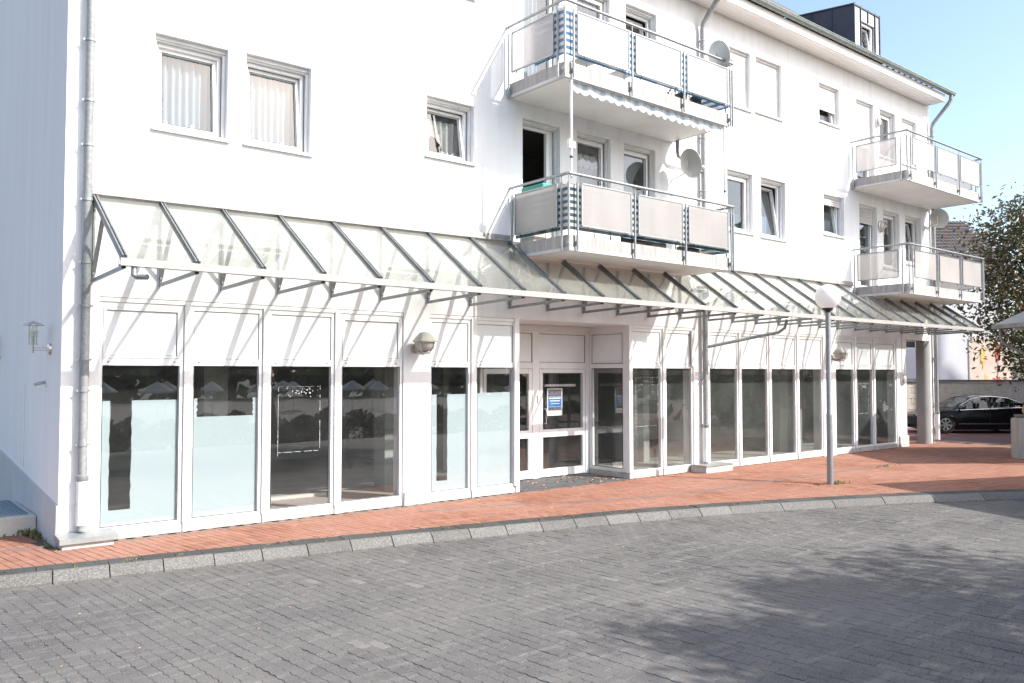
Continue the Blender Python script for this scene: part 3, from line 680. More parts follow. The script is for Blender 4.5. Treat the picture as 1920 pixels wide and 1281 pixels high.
# ---- shop front
def shop_bay(x0, x1, opening_panel=False, film=None, tape=None, glassmat='shopglass', y=.06, fixed=None):
    """one bay between mullion centres: transom panel above, pane below"""
    hw = .045; a, b = x0 + hw, x1 - hw; m = MB()
    for (p, q, r, s_) in ((a, a + .05, .12, ZS - .06), (b - .05, b, .12, ZS - .06), (a + .05, b - .05, .12, .17), (a + .05, b - .05, 2.25, 2.345), (a + .05, b - .05, ZS - .13, ZS - .06)):
        m.box(p, q, y - .03, y + .04, r, s_)
    win = m.build('shop_window', M['frame'], B, bevel=.004)
    m = MB(); inset = .05 if not opening_panel else .085
    m.box(a + inset + .004, b - inset - .004, y - .012, y + .02, 2.349 + (inset - .05), ZS - .134 - (inset - .05)); m.build('transom_panel', M['panel'], win)
    if opening_panel:
        m = MB(); frame_ring(m, a + .052, b - .052, 2.347, ZS - .132, .034, y - .04, y + .0); m.build('vent_sash', M['frame'], win, bevel=.003)
    m = MB(); frame_ring(m, a + inset, b - inset, 2.345 + (inset - .05), ZS - .13 - (inset - .05), .006, y - .018, y - .011); m.build('panel_seal', M['gasket'], win)
    m = MB(); m.poly([(a + .05, y + .005, .17), (b - .05, y + .005, .17), (b - .05, y + .005, 2.25), (a + .05, y + .005, 2.25)]); m.build('pane', M[glassmat], win)
    m = MB(); frame_ring(m, a + .048, b - .048, .168, 2.252, .009, y - .034, y - .031); m.build('gasket', M['gasket'], win)
    m = MB(); m.box(a - .005, b + .005, y - .045, y + .03, .0, .118)
    bp = m.build('base_panel', M['basepanel'], win, bevel=.004)
    m = MB(); k = int((b - a) / .25)
    for i in range(k): m.lathe([(0, -.008), (.009, -.006), (.011, 0)], (a + (i + .5) * (b - a) / k, y - .045, .06), (0, 1, 0), n=6)
    for t in (a + .12, b - .12): m.lathe([(0, -.012), (.012, -.01), (.013, 0)], (t, y - .03, 2.30), (0, 1, 0), n=6)
    m.build('bolts', M['bolt'], win)['kind'] = 'stuff'
    if film:
        m = MB(); rnd = random.Random(int(x0 * 100)); ga, gb = a + .05, b - .05
        def rag(p, q, amp, n=14):     # torn edge between two points
            return [(p[0] + (q[0] - p[0]) * i / n + (rnd.uniform(-amp, amp) if 0 < i < n else 0), p[1] + (q[1] - p[1]) * i / n) for i in range(n + 1)]
        zt = film['top']
        if 'cut' in film:
            c0, c1, cb, deep = film['cut']
            L, Rr = rag((c0, cb), (c0, zt), deep), rag((c1, cb), (c1, zt), deep)
            m.poly([(ga, y + .012, .17), (c0, y + .012, .17)] + [(p[0], y + .012, p[1]) for p in L] + [(ga, y + .012, zt)])
            m.poly([(c0, y + .012, .17), (c1, y + .012, .17)] + [(p[0], y + .012, p[1]) for p in [(c1, cb), (c0, cb)]])
            m.poly([(c1, y + .012, .17), (gb, y + .012, .17), (gb, y + .012, zt)] + [(p[0], y + .012, p[1]) for p in Rr[::-1]])
        else: m.poly([(ga, y + .012, .17), (gb, y + .012, .17), (gb, y + .012, zt + .01), (ga, y + .012, zt)])
        m.build('frosted_film', M['film'], win)
    if tape:
        m = MB(); rnd = random.Random(3); t0, t1, tz0, tz1 = tape
        for (p, q) in (((t0, tz0), (t1, tz0)), ((t0, tz1), (t1, tz1)), ((t0, tz0 - .05), (t0, tz1)), ((t1, tz0), (t1, tz1 + .02))):
            n = 26
            for i in range(n):
                if rnd.random() < .22: continue
                u0, u1 = i / n, (i + 1) / n; P_ = [p[0] + (q[0] - p[0]) * u0, p[1] + (q[1] - p[1]) * u0]; Q = [p[0] + (q[0] - p[0]) * u1, p[1] + (q[1] - p[1]) * u1]
                h = rnd.uniform(.0012, .004); dx, dz = (0, h) if abs(q[0] - p[0]) > abs(q[1] - p[1]) else (h, 0)
                j = rnd.uniform(-.004, .004)
                m.poly([(P_[0] - dx + j, y - .001, P_[1] - dz + j), (Q[0] - dx, y - .001, Q[1] - dz), (Q[0] + dx, y - .001, Q[1] + dz), (P_[0] + dx, y - .001, P_[1] + dz + j)])
        for _ in range(26):     # scraped glue flecks
            cx, cz = rnd.uniform(t0 + .1, t1 - .1), tz1 - rnd.uniform(.01, .16); r = rnd.uniform(.004, .014)
            m.poly([(cx + r * math.cos(k) * rnd.uniform(.3, 1.6), y - .001, cz + r * math.sin(k) * rnd.uniform(.5, 1.5)) for k in (0, 1.2, 2.4, 3.6, 5)])
        m.build('tape_residue', M['tape'], win)
    return win
def mullion(x, y=.06, base=True, wdt=.09):
    m = MB(); m.box(x - wdt / 2 + .004, x + wdt / 2 - .004, y - .065, y + .05, .12, ZS - .03); mu = m.build('mullion', M['frame'], B, bevel=.004)
    m = MB(); m.box(x - wdt / 2 + .012, x + wdt / 2 - .012, y - .06, y + .05, .0, .121); m.build('mullion_foot', M['basepanel'], mu)
def head(x0, x1, y=.06): Box('head_frame', M['frame'], B, x0 + .005, x1 - .005, y - .05, y + .06, ZS - .061, ZS - .003, bevel=.004)
def group(edges, specs, y=.06):
    head(edges[0], edges[-1], y)
    for e in edges[1:-1]: mullion(e, y)
    for (a, b), s_ in zip(zip(edges, edges[1:]), specs): shop_bay(a - (.04 if a == edges[0] else 0), b + (.04 if b == edges[-1] else 0), y=y, **s_)
group([2.71, 3.83, 4.95, 6.10, 7.29],
      [dict(opening_panel=True, film=dict(top=1.79, cut=(2.875, 3.14, .37, .008))), dict(film=dict(top=1.80, cut=(3.99, 4.79, 1.545, .012))),
       dict(tape=(5.17, 5.84, .98, 1.95)), dict(opening_panel=True)])
group([7.80, 8.715, 9.68], [dict(film=dict(top=1.79, cut=(7.99, 8.21, .335, .005))), dict(film=dict(top=1.80))])
group([12.76, 13.77, 14.75], [dict(tape=(12.93, 13.62, 1.05, 2.06), glassmat='shopglass_milky'), dict(glassmat='shopglass_milky')])
group([15.31, 16.46, 17.68, 18.89, 20.07], [dict(glassmat='shopglass_milky')] * 3 + [dict(opening_panel=False, glassmat='shopglass_milky')])
group([20.68, 21.73, 22.75, 24.05], [dict(opening_panel=True, glassmat='shopglass_milky'), dict(opening_panel=True, tape=(21.95, 22.5, 1.04, 1.86), glassmat='shopglass_milky'), dict(opening_panel=True, glassmat='shopglass_milky')])
Box('pier_base', M['basepanel'], B, 7.30, 7.80, -.03, -.002, 0, .22, bevel=.005)
Box('corner_post', M['frame'], B, 9.63, 9.74, -.02, .13, .12, ZS - .004, bevel=.005)
Box('corner_post', M['frame'], B, 12.66, 12.755, -.02, .13, .12, ZS - .004, bevel=.005)
Box('corner_post', M['frame'], B, 14.66, 14.745, -.035, .0, 2.3, ZS - .05, bevel=.005)
# recessed entrance: floor, ceiling, two return walls and the door wall at y = 1.22
DY = 1.22
Box('recess_ceiling', M['panel'], B, 9.70, 12.74, .005, DY + .1, ZS - .006, ZS + .09)
Box('door_head', M['frame'], B, 9.72, 12.74, DY - .09, DY - .03, 3.01, ZS - .01, bevel=.004)
m = MB()
for (a, b) in ((9.72, 9.80), (11.08, 11.27), (12.58, 12.74)): m.box(a, b, DY - .05, DY + .03, .02, 3.01)
for (a, b, c, d) in ((9.80, 11.08, 2.24, 2.37), (11.27, 12.58, 2.24, 2.37), (9.80, 11.08, 2.96, 3.01), (11.27, 12.58, 2.96, 3.01)): m.box(a, b, DY - .05, DY + .03, c, d)
ds = m.build('door_surround', M['frame'], B, bevel=.004)
for (a, b) in ((9.80, 11.08), (11.27, 12.58)):
    m = MB(); m.box(a + .003, b - .003, DY - .025, DY + .02, 2.374, 2.957); m.build('overdoor_panel', M['panel'], ds)
    m = MB(); frame_ring(m, a + .001, b - .001, 2.371, 2.959, .008, DY - .033, DY - .026); m.build('panel_seal', M['gasket'], ds)
def door_leaf(x0, x1, name, gl=.085):
    m = MB(); frame_ring(m, x0, x1, .03, 2.235, gl, DY - .045, DY + .015); m.box(x0 + gl, x1 - gl, DY - .045, DY + .015, .84, 1.0)
    m.box(x0 + gl, x1 - gl, DY - .043, DY + .013, .03 + gl, .20)
    d = m.build(name, M['frame'], B, bevel=.005)
    for (c, e) in ((.20, .84), (1.0, 2.235 - gl)):
        m = MB(); m.poly([(x0 + gl, DY - .01, c), (x1 - gl, DY - .01, c), (x1 - gl, DY - .01, e), (x0 + gl, DY - .01, e)]); m.build('pane', M['shopglass'], d)
        m = MB(); frame_ring(m, x0 + gl - .002, x1 - gl + .002, c - .002, e + .002, .01, DY - .049, DY - .0455); m.build('gasket', M['gasket'], d)
    return d
dl = door_leaf(11.28, 12.57, 'entrance_door'); d2 = door_leaf(9.81, 11.075, 'entrance_side_door', .10)
m = MB(); m.tube([(11.40, DY - .05, 1.12), (11.40, DY - .11, 1.12), (11.40, DY - .11, 1.42), (11.40, DY - .05, 1.42)], .012); m.build('handle', M['whitemetal'], d2)
m = MB(); m.box(11.20, 11.235, DY - .075, DY - .05, 1.55, 1.70); m.build('letter_bell', M['whitemetal'], ds)
m = MB(); m.box(11.50, 12.36, DY + .03, DY + .08, 1.87, 1.92); m.build('closer_bar', M['whitemetal'], dl)
def return_wall(x, side):
    m = MB(); xa, xb = (x, x + .07) if side > 0 else (x - .07, x)
    for (p, q, r, s_) in ((.135, .20, .12, 3.03), (DY - .13, DY - .055, .12, 3.03), (.20, DY - .13, .12, .19), (.20, DY - .13, 2.25, 2.345), (.20, DY - .13, 2.97, 3.03)): m.box(xa, xb, p, q, r, s_)
    rw = m.build('entrance_side_window', M['frame'], B, bevel=.004); xm = (xa + xb) / 2
    m = MB(); m.poly([(xm, .20, .19), (xm, DY - .13, .19), (xm, DY - .13, 2.25), (xm, .20, 2.25)]); m.build('pane', M['shopglass'], rw)
    m = MB(); m.box(xm - .012, xm + .012, .203, DY - .133, 2.35, 2.967); m.build('transom_panel', M['panel'], rw)
    xs_ = xa - .003 if side > 0 else xb + .003; m = MB()
    for (p, q, r, s_) in ((.198, .21, .19, 2.25), (DY - .142, DY - .13, .19, 2.25), (.21, DY - .142, 2.24, 2.252), (.21, DY - .142, .188, .2), (.203, DY - .133, 2.35, 2.357), (.203, DY - .133, 2.96, 2.967), (.203, .21, 2.357, 2.96), (DY - .14, DY - .133, 2.357, 2.96)): m.box(xs_ - .002, xs_ + .002, p, q, r, s_)
    m.build('gasket', M['gasket'], rw)
    m = MB(); m.box(xa - .012, xb + .012, .0, DY - .05, 0, .118); m.build('base_panel', M['basepanel'], rw)
return_wall(12.69, 1); return_wall(9.75, -1)
Box('head_frame', M['frame'], B, 12.69, 12.76, .135, DY - .06, 3.031, ZS - .008)
struct(Box('entrance_mat', M['mat'], None, 9.80, 12.66, -.06, DY - .052, -.01, .012))

# ---- roof, soffit, gutter, dormer
m = MB()
sl = .84
m.faces([(X0 - .25, -.56, 10.70), (26.66, -.56, 10.70), (26.66, 5, 10.70 + 5.56 * sl), (X0 - .25, 5, 10.70 + 5.56 * sl), (26.66, 10.56, 10.70), (X0 - .25, 10.56, 10.70)], [(0, 1, 2, 3), (3, 2, 4, 5)])
roof = m.build('roof', M['rooftile'], B)
m = MB()      # snow hooks and tile noses along the eave
for i in range(69): xx = X0 - .1 + i * .345; m.box(xx, xx + .016, -.50, -.42, 10.75, 10.83 + .02 * (i % 3))
m.build('snow_hooks', M['zinc'], roof)['kind'] = 'stuff'
so = bpy.data.objects.new('soffit', None); COL.objects.link(so); attach(so, B)
for i in range(5):
    mm = MB(); ya = -.5 + i * .1; mm.box(X0 - .2, 26.32, ya + .004, ya + .097, 10.46, 10.478); mm.build('soffit_board', M['soffit'], so)
Box('soffit_backing', M['gasket'], so, X0 - .2, 26.32, -.499, -.002, 10.482, 10.49)
m = MB(); m.prism([(-.53, 10.46), (-.53, 10.69), (-.503, 10.69), (-.503, 10.455)], X0 - .25, 26.34, 'yz'); m.build('fascia', M['soffit'], roof)
m = MB(); m.box(X0 - .25, 26.35, -.545, -.531, 10.448, 10.475); m.build('drip_edge', M['zinc'], roof)
m = MB()
n = 9; prof = [(-.615 + .085 * math.cos(math.pi + math.pi * i / n), 10.765 + .085 * math.sin(math.pi + math.pi * i / n)) for i in range(n + 1)]
prof2 = [(-.615 + .078 * math.cos(math.pi + math.pi * i / n), 10.765 + .078 * math.sin(math.pi + math.pi * i / n)) for i in range(n + 1)]
m.prism(prof + prof2[::-1], X0 - .25, 26.72, 'yz'); m.tube([(X0 - .25, -.70, 10.768), (26.72, -.70, 10.768)], .013, 8)
gut = m.build('gutter', M['gutter'], B, smooth=True)
for i in range(31):
    xx = X0 + i * .80; m = MB(); pr = [(-.615 + .091 * math.cos(math.pi + math.pi * k / 8), 10.765 + .091 * math.sin(math.pi + math.pi * k / 8)) for k in range(9)]
    pr2 = [(-.615 + .084 * math.cos(math.pi + math.pi * k / 8), 10.765 + .084 * math.sin(math.pi + math.pi * k / 8)) for k in range(9)]
    m.prism(pr + pr2[::-1], xx, xx + .03, 'yz'); m.build('gutter_bracket', M['zinc'], gut)
dm = MB(); dx0, dx1, dy0 = 22.46, 23.94, .3
dm.prism([(dy0, 11.35), (dy0, 12.68), (3.2, 13.05), (3.2, 13.0)], dx0 - .0, dx0 + .02, 'yz')
dorm = dm.build('dormer', M['dormerdark'], B)
m = MB(); m.prism([(dy0 + .01, 11.35), (dy0 + .01, 12.67), (3.2, 13.04), (3.2, 13.0)], dx1 - .02, dx1, 'yz'); m.build('dormer_cheek', M['dormerdark'], dorm)
m = MB(); m.prism([(dy0 - .03, 12.68), (dy0 - .03, 12.72), (4.0, 13.2), (4.0, 13.16)], dx0 - .03, dx1 + .03, 'yz'); m.build('dormer_roof', M['dormerdark'], dorm)
m = MB()
for (a, b, c, d) in ((dx0 + .02, 22.85, 11.3, 12.68), (23.63, dx1 - .02, 11.3, 12.68), (22.85, 23.63, 12.33, 12.68), (22.85, 23.63, 11.3, 11.45)): m.box(a, b, dy0, dy0 + .05, c, d)
m.build('dormer_front', M['dormerlight'], dorm)
m = MB()
for xx in (dx0 - .004, dx0 + .36, 23.24, 23.65, dx1 - .02):
    m.box(xx, xx + .028, dy0 - .035, dy0 - .001, 11.3 if xx != 23.24 else 12.34, 12.74)
m.build('standing_seam', M['dormerdark'], dorm)
for yy in (.95, 1.6, 2.2): Box('standing_seam', M['dormerdark'], dorm, dx0 - .025, dx0 - .001, yy, yy + .02, 11.35 + (yy - .3) * .6, 12.68 + (yy - .3) * .12)
m = MB(); frame_ring(m, 22.86, 23.62, 11.46, 12.32, .06, dy0 + .06, dy0 + .12); dw = m.build('dormer_window', M['frame'], dorm)
t8 = R_(8)
def tf(x, y, z): dz = z - 11.52; dy = y - .4; return (x, .4 + dy + dz * math.sin(t8), 11.52 + dz * math.cos(t8))
m = MB(); frame_ring(m, 22.92, 23.56, 11.52, 12.26, .06, .37, .43, tf); m.build('dormer_sash', M['frame'], dorm)
m = MB(); m.poly([tf(22.98, .4, 11.58), tf(23.5, .4, 11.58), tf(23.5, .4, 12.2), tf(22.98, .4, 12.2)]); m.build('dormer_pane', M['glass'], dorm)

# ---- downpipes
def downpipe(x, segs, clampz, lower=None, r=.055):
    m = MB(); m.tube(segs, r, 14); dp = m.build('downpipe', M['zincpipe'], B, smooth=True)
    for z in clampz:
        m = MB(); m.lathe([(r + .002, -.014), (r + .009, -.014), (r + .009, .014), (r + .002, .014)], (x, segs[0][1], z), n=16); m.box(x - .012, x + .012, segs[0][1] + r, -.002, z - .012, z + .012)
        m.box(x - r - .03, x - r - .004, segs[0][1] - .008, segs[0][1] + .008, z - .012, z + .012); m.box(x + r + .004, x + r + .03, segs[0][1] - .008, segs[0][1] + .008, z - .012, z + .012)
        m.build('pipe_clamp', M['zinc'], dp)
    if lower:
        m = MB(); m.lathe([(r + .012, lower[0]), (r + .012, lower[1])], (x, segs[0][1], 0), n=16); m.build('standpipe', M['whitemetal'], dp, smooth=True)
        m = MB(); m.lathe([(r + .014, lower[1]), (r + .02, lower[1] + .01), (r + .02, lower[1] + .07), (r + .003, lower[1] + .08)], (x, segs[0][1], 0), n=16); m.build('pipe_collar', M['zinc'], dp, smooth=True)
    return dp
dpl = downpipe(2.525, [(2.525, -.10, .18), (2.525, -.10, 10.05), (2.525, -.16, 10.2), (2.525, -.52, 10.5), (2.525, -.6, 10.7)], (.52, 1.25, 1.93, 2.32, 3.0, 3.55, 4.35, 5.05, 5.62, 6.4, 7.3, 8.4, 9.5), lower=(.25, .80))
m = MB(); m.tube([(2.60, -.08, 1.05), (2.66, -.06, .98), (2.66, -.05, .85), (2.63, -.06, .45), (2.67, -.06, .36), (2.66, -.08, .18)], .006, 6); m.build('earthing_cable', M['zinc'], dpl)
dpm = downpipe(15.03, [(15.03, -.10, .16), (15.03, -.10, 9.85), (15.03, -.14, 10.0), (15.12, -.45, 10.45), (15.14, -.58, 10.62), (15.14, -.6, 10.72)], (1.0, 2.0, 4.8, 6.2, 7.4, 8.6, 9.6), lower=(.2, .95), r=.06)
m = MB(); m.tube([(15.03, -.10, 2.72), (16.0, -.9, 2.98), (16.32, -1.1, 3.05), (16.42, -1.2, 3.15), (16.44, -1.25, 3.34)], .035, 10); m.build('canopy_branch_pipe', M['steel'], dpm, smooth=True)
downpipe(26.38, [(26.38, -.10, .1), (26.38, -.10, 9.75), (26.40, -.14, 9.9), (26.55, -.5, 10.4), (26.58, -.6, 10.55), (26.58, -.61, 10.7)], (1.2, 2.6, 4.0, 5.4, 6.8, 8.2, 9.5), lower=(.12, .9))
m = MB(); m.box(2.27, 2.86, -.30, -.003, .0, .075); blk = m.build('pipe_plinth', M['basepanel'], B, bevel=.006)
m = MB(); m.prism([(-.345, .07), (-.345, .135), (-.015, .165), (-.003, .165), (-.003, .077), (-.32, .077), (-.32, .07)], 2.235, 2.90, 'yz'); m.build('zinc_cover', M['zinc'], blk)
m = MB(); m.box(14.62, 15.55, -.42, -.003, .0, .14); blk = m.build('pipe_plinth', M['basepanel'], B, bevel=.006)
m = MB(); m.box(14.60, 15.57, -.44, -.003, .142, .165); m.build('zinc_cover', M['zinc'], blk)
m = MB(); m.tube([(13.95, -.25, 7.12), (13.95, -.25, 6.88), (14.0, -.22, 6.80), (14.5, -.14, 6.72), (14.96, -.10, 6.62)], .04, 10); m.build('balcony_drain_pipe', M['zincpipe'], B, smooth=True)
m = MB(); m.tube([(26.0, -.25, 7.16), (26.0, -.25, 6.9), (26.1, -.2, 6.8), (26.34, -.12, 6.7)], .04, 10); m.build('balcony_drain_pipe', M['zincpipe'], B, smooth=True)

# ---- glass canopy
can = bpy.data.objects.new('glass_canopy', None); COL.objects.link(can); attach(can, B)
RX = [2.62, 3.45, 4.28, 5.12, 5.98, 6.85, 7.74, 8.62, 9.5, 10.42, 11.36, 12.31, 13.24, 14.27, 15.22, 16.15, 17.08, 18.02, 18.94, 19.87, 20.77, 21.69, 22.5, 23.4, 24.31, 25.24, 26.1]
YF, ZF, = -1.45, 3.47
def ztop(x): return 4.42 + .08 * min(1, max(0, (x - 2.6) / 7))
BALX = [(9.55, 14.05), (21.62, 26.25)]
def under(x): return any(a < x < b for a, b in BALX)
def rline(x, y): return ztop(x) + (ZF - ztop(x)) * (y / YF)
def ystart(x):
    if not under(x): return -.02
    return -.45
for i, x in enumerate(RX):
    ys = ystart(x); m = MB()
    a, b = (x, ys, rline(x, ys)), (x, YF - .02, rline(x, YF - .02)); up = (0, -.55, .83)
    m.bar(a, b, .062, .055, up); d = Vector((0, .55, .83)).normalized() * .045
    for s_ in (-.02, .02): m.bar(Vector(a) + Vector((s_, -d.y, d.z)) * .9, Vector(b) + Vector((s_, -d.y, d.z)) * .9, .02, .02, up)
    rf = m.build('rafter', M['rafter'], can)
    m = MB(); zl = 3.33
    m.box(x - .012, x + .012, -.06, -.012, zl, rline(x, -.02) - .04)
    m.bar((x, -.01, zl + .0), (x, YF + .02, zl + .04), .03, .045)
    m.bar((x, -.03, zl + .08), (x, -.48, rline(x, -.48) - .03), .022, .05, (1, 0, 0))
    m.prism([(YF + .02, zl + .04), (YF + .02, ZF - .02), (YF + .28, rline(x, YF + .28) - .03), (YF + .10, zl + .06)], x - .006, x + .006, 'yz')
    m.build('bracket', M['steel'], can)
    m = MB()
    for zz in (zl + .06, zl + .9): m.lathe([(.012, -.012), (.012, 0)], (x, -.062, zz), (0, 1, 0), n=8)
    m.box(x - .022, x + .022, YF - .01, YF + .022, zl + .02, zl + .065); m.build('bolt_cap', M['gasket'], can)['kind'] = 'stuff'
for xa, xb in zip(RX, RX[1:]):
    ys0, ys1 = ystart(xa), ystart(xb); ys = min(ys0, ys1) if (ys0 < -.1 and ys1 < -.1) else max(ys0, ys1)
    if (ys0 < -.1) != (ys1 < -.1): ys = -.45
    m = MB(); lift = .012
    m.poly([(xa + .025, YF - .04, rline(xa, YF - .04) + lift), (xb - .025, YF - .04, rline(xb, YF - .04) + lift), (xb - .025, ys, rline(xb, ys) + lift), (xa + .025, ys, rline(xa, ys) + lift)])
    m.build('glass_pane', M['canopyglass'], can)
m = MB()
for k in range(6):
    xa = 2.56 + (26.14 - 2.56) * k / 6; xb = 2.56 + (26.14 - 2.56) * (k + 1) / 6
    g = MB(); g.prism([(YF - .10, 3.375), (YF - .10, 3.462), (YF - .088, 3.462), (YF - .088, 3.39), (YF - .005, 3.39), (YF - .005, 3.475), (YF + .008, 3.475), (YF + .008, 3.375)], xa + .002, xb - .002, 'yz')
    g.build('canopy_gutter', M['alu'], can)
for (a, b) in ((2.55, 9.52), (14.06, 21.6)):
    m = MB(); n = 5
    for k in range(n):
        p, q = a + (b - a) * k / n, a + (b - a) * (k + 1) / n; zp, zq = ztop(p), ztop(q)
        for (y0_, y1_, d0, d1) in ((-.03, -.001, .055, .135), (-.075, -.001, .02, .053)):
            i = len(m.v); m.box(p, q - .003, y0_, y1_, 0, 1); m.v[i:] = [(x, y, (zp + (zq - zp) * (x - p) / (q - p)) + d0 + (d1 - d0) * z) for (x, y, z) in m.v[i:]]
    m.build('wall_flashing', M['alu'], can)
m = MB(); m.tube([(2.72, YF - .045, 3.39), (2.72, YF - .045, 3.28), (2.75, YF - .06, 3.255), (2.83, YF - .18, 3.25)], .032, 12, cap=False); m.build('spout', M['steel'], can, smooth=True)
m = MB(); m.lathe([(.026, .0), (.026, .006)], (2.828, YF - .176, 3.25), (.5, -.85, 0), n=12); m.poly([(2.828 + .03 * math.cos(t * .785) * .85, YF - .183 + .03 * math.cos(t * .785) * .5, 3.25 + .03 * math.sin(t * .785)) for t in range(8)]); m.build('spout_mouth', M['gasket'], can)

# ---- balconies
def balcony(x0, x1, zb, pmat, side_mat, bays=3, yd=1.5, dirt=False):
    th = .27; m = MB(); m.box(x0, x1, -yd, -.002, zb + .03, zb + th); bal = m.build('balcony', M['concrete'], B, bevel=.008)
    m = MB(); m.box(x0 + .05, x1 - .05, -yd + .05, -.003, zb + .004, zb + .029); m.build('underside', M['underside'], bal)
    m = MB(); m.box(x0 - .012, x1 + .012, -yd - .012, -yd + .05, zb, zb + .055); m.box(x0 - .012, x0 + .048, -yd + .051, -.003, zb, zb + .055); m.box(x1 - .048, x1 + .012, -yd + .051, -.003, zb, zb + .055); m.build('edge_trim', M['plinth'], bal)
    zr = zb + 1.29; yr = -yd - .055; posts = []
    fx = [x0 + .15 + (x1 - .03 - x0 - .15) * k / bays for k in range(bays + 1)]
    posts += [(x, yr) for x in fx] + [(x0 - .055, -yd + .12), (x0 - .055, -.07), (x1 + .055, -yd + .12), (x1 + .055, -.07), (x0 - .05, yr + .005), (x1 + .05, yr + .005)]
    for (px, py) in posts:
        m = MB(); m.tube([(px, py, zb - .0), (px, py, zr - .14)], .021, 10); m.tube([(px, py, zr - .14), (px, py, zr)], .010, 8)
        m.box(px - .02, px + .02, py - .02, py + .06 if py < -yd else py + .02, zb + .10, zb + .16)
        m.build('post', M['steel'], bal)
    m = MB(); m.tube([(x0 - .055, -.01, zr), (x0 - .055, yr, zr)], .026, 12); m.tube([(x0 - .055, yr, zr), (x1 + .055, yr, zr)], .026, 12); m.tube([(x1 + .055, yr, zr), (x1 + .055, -.01, zr)], .026, 12)
    m.build('handrail', M['steel'], bal, smooth=True)
    def pan(a, b, mat_):
        p0, p1 = zb + .43, zb + 1.15; a, b = Vector(a), Vector(b)
        g = MB(); g.poly([(a.x, a.y, p0), (b.x, b.y, p0), (b.x, b.y, p1), (a.x, a.y, p1)]); pn = g.build('railing_panel', mat_, bal)
        g = MB()
        A0, A1, B0, B1 = (a.x, a.y, p0), (a.x, a.y, p1), (b.x, b.y, p0), (b.x, b.y, p1)
        for (p, q) in ((A0, A1), (B0, B1), (A0, B0), (A1, B1)): g.bar(p, q, .022, .024)
        g.build('panel_frame', M['steel'] if not dirt else M['rafter'], bal)
        for (t, z) in ((.12, p0 - .012), (.88, p0 - .012)):
            q = a.lerp(b, t); g = MB(); g.bar((q.x, q.y, z - .04), (q.x, q.y, z), .014, .014); g.build('panel_clip', M['blackmetal'], bal)
    for a, b in zip(fx, fx[1:]): pan((a + .10, yr), (b - .095, yr), pmat)
    pan((x0 - .055, -yd + .23), (x0 - .055, -.16), side_mat); pan((x1 + .055, -yd + .23), (x1 + .055, -.16), pmat)
    return bal
balcony(9.58, 14.03, 4.21, M['opalgrey'], M['opalgrey']); balcony(9.50, 14.05, 7.14, M['opal'], M['opal'])
balcony(21.66, 26.22, 4.22, M['opalgrey'], M['opaldirty'], dirt=True); balcony(21.66, 26.24, 7.19, M['opal'], M['opal'])

# ------------------------------------------------------------------ things on and around the building
def strip_sheet(name, pts, z0, z1, mat, parent, wob=.004):
    m = MB(); rnd = random.Random(len(pts) * 7)
    P_ = []
    for a, b in zip(pts, pts[1:]):
        k = 24
        for i in range(k): P_.append(Vector(a).lerp(Vector(b), i / k))
    P_.append(Vector(pts[-1])); b = len(m.v); rows = 4
    for j in range(rows + 1):
        for p in P_: m.v.append((p.x + rnd.uniform(-wob, wob), p.y + rnd.uniform(-wob, wob), z0 + (z1 - z0) * j / rows + rnd.uniform(-.006, .006)))
    n = len(P_)
    for j in range(rows):
        for i in range(n - 1): m.f.append((j * n + i, j * n + i + 1, (j + 1) * n + i + 1, (j + 1) * n + i)); m.t.append(0.)
    return m.build(name, mat, parent, smooth=True)
o = strip_sheet('privacy_screen', [(9.56, -.12), (9.56, -1.50), (14.0, -1.50), (14.0, -.8)], 4.56, 5.34, M['green_screen'], None)
tag(o, 'dark green and white striped cloth screen inside the lower left balcony railing', 'privacy screen')
o = strip_sheet('privacy_screen', [(9.48, -.75), (9.48, -1.50), (14.02, -1.50), (14.02, -.8)], 7.52, 8.34, M['blue_screen'], None, .008)
tag(o, 'blue and white striped cloth screen inside the upper left balcony railing', 'privacy screen')

# awning folded under the upper left balcony, carried by two telescopic poles
aw = thing('awning', 'blue and white striped awning with scalloped edge under the upper balcony', 'awning', (9.7, -1.4, 5.5))
m = MB(); nx = 150
def val(u, v):
    x = 9.74 + 4.18 * u; drop = .15 + .055 * abs(math.sin(math.pi * (x - 9.74) / .21)); return (x, -1.40 + .015 * math.sin(x * 14) - .02 * v, 7.15 - drop * v)
m.grid(val, nx, 4); m.build('valance', M['awning'], aw, smooth=True)
m = MB(); m.tube([(9.70, -1.37, 7.15), (13.95, -1.37, 7.15)], .025, 10); m.build('front_bar', M['whitemetal'], aw)
for xx in (9.67, 13.92):
    m = MB(); m.tube([(xx, -1.47, 5.82), (xx, -1.47, 7.14)], .024, 10); pp = m.build('pole', M['whitemetal'], aw, smooth=True)
    m = MB(); m.tube([(xx, -1.47, 5.45), (xx, -1.47, 5.83)], .016, 10); m.build('pole_tube', M['whitemetal'], pp, smooth=True)
    m = MB(); m.lathe([(.028, 5.79), (.028, 5.825)], (xx, -1.47, 0), n=12); m.build('pole_ring', M['gasket'], pp)
m = MB(); m.box(9.60, 9.66, -1.50, -1.44, 5.95, 6.10); m.box(9.69, 9.74, -1.50, -1.44, 5.96, 6.07); m.build('crank_bracket', M['dishgrey'], aw)

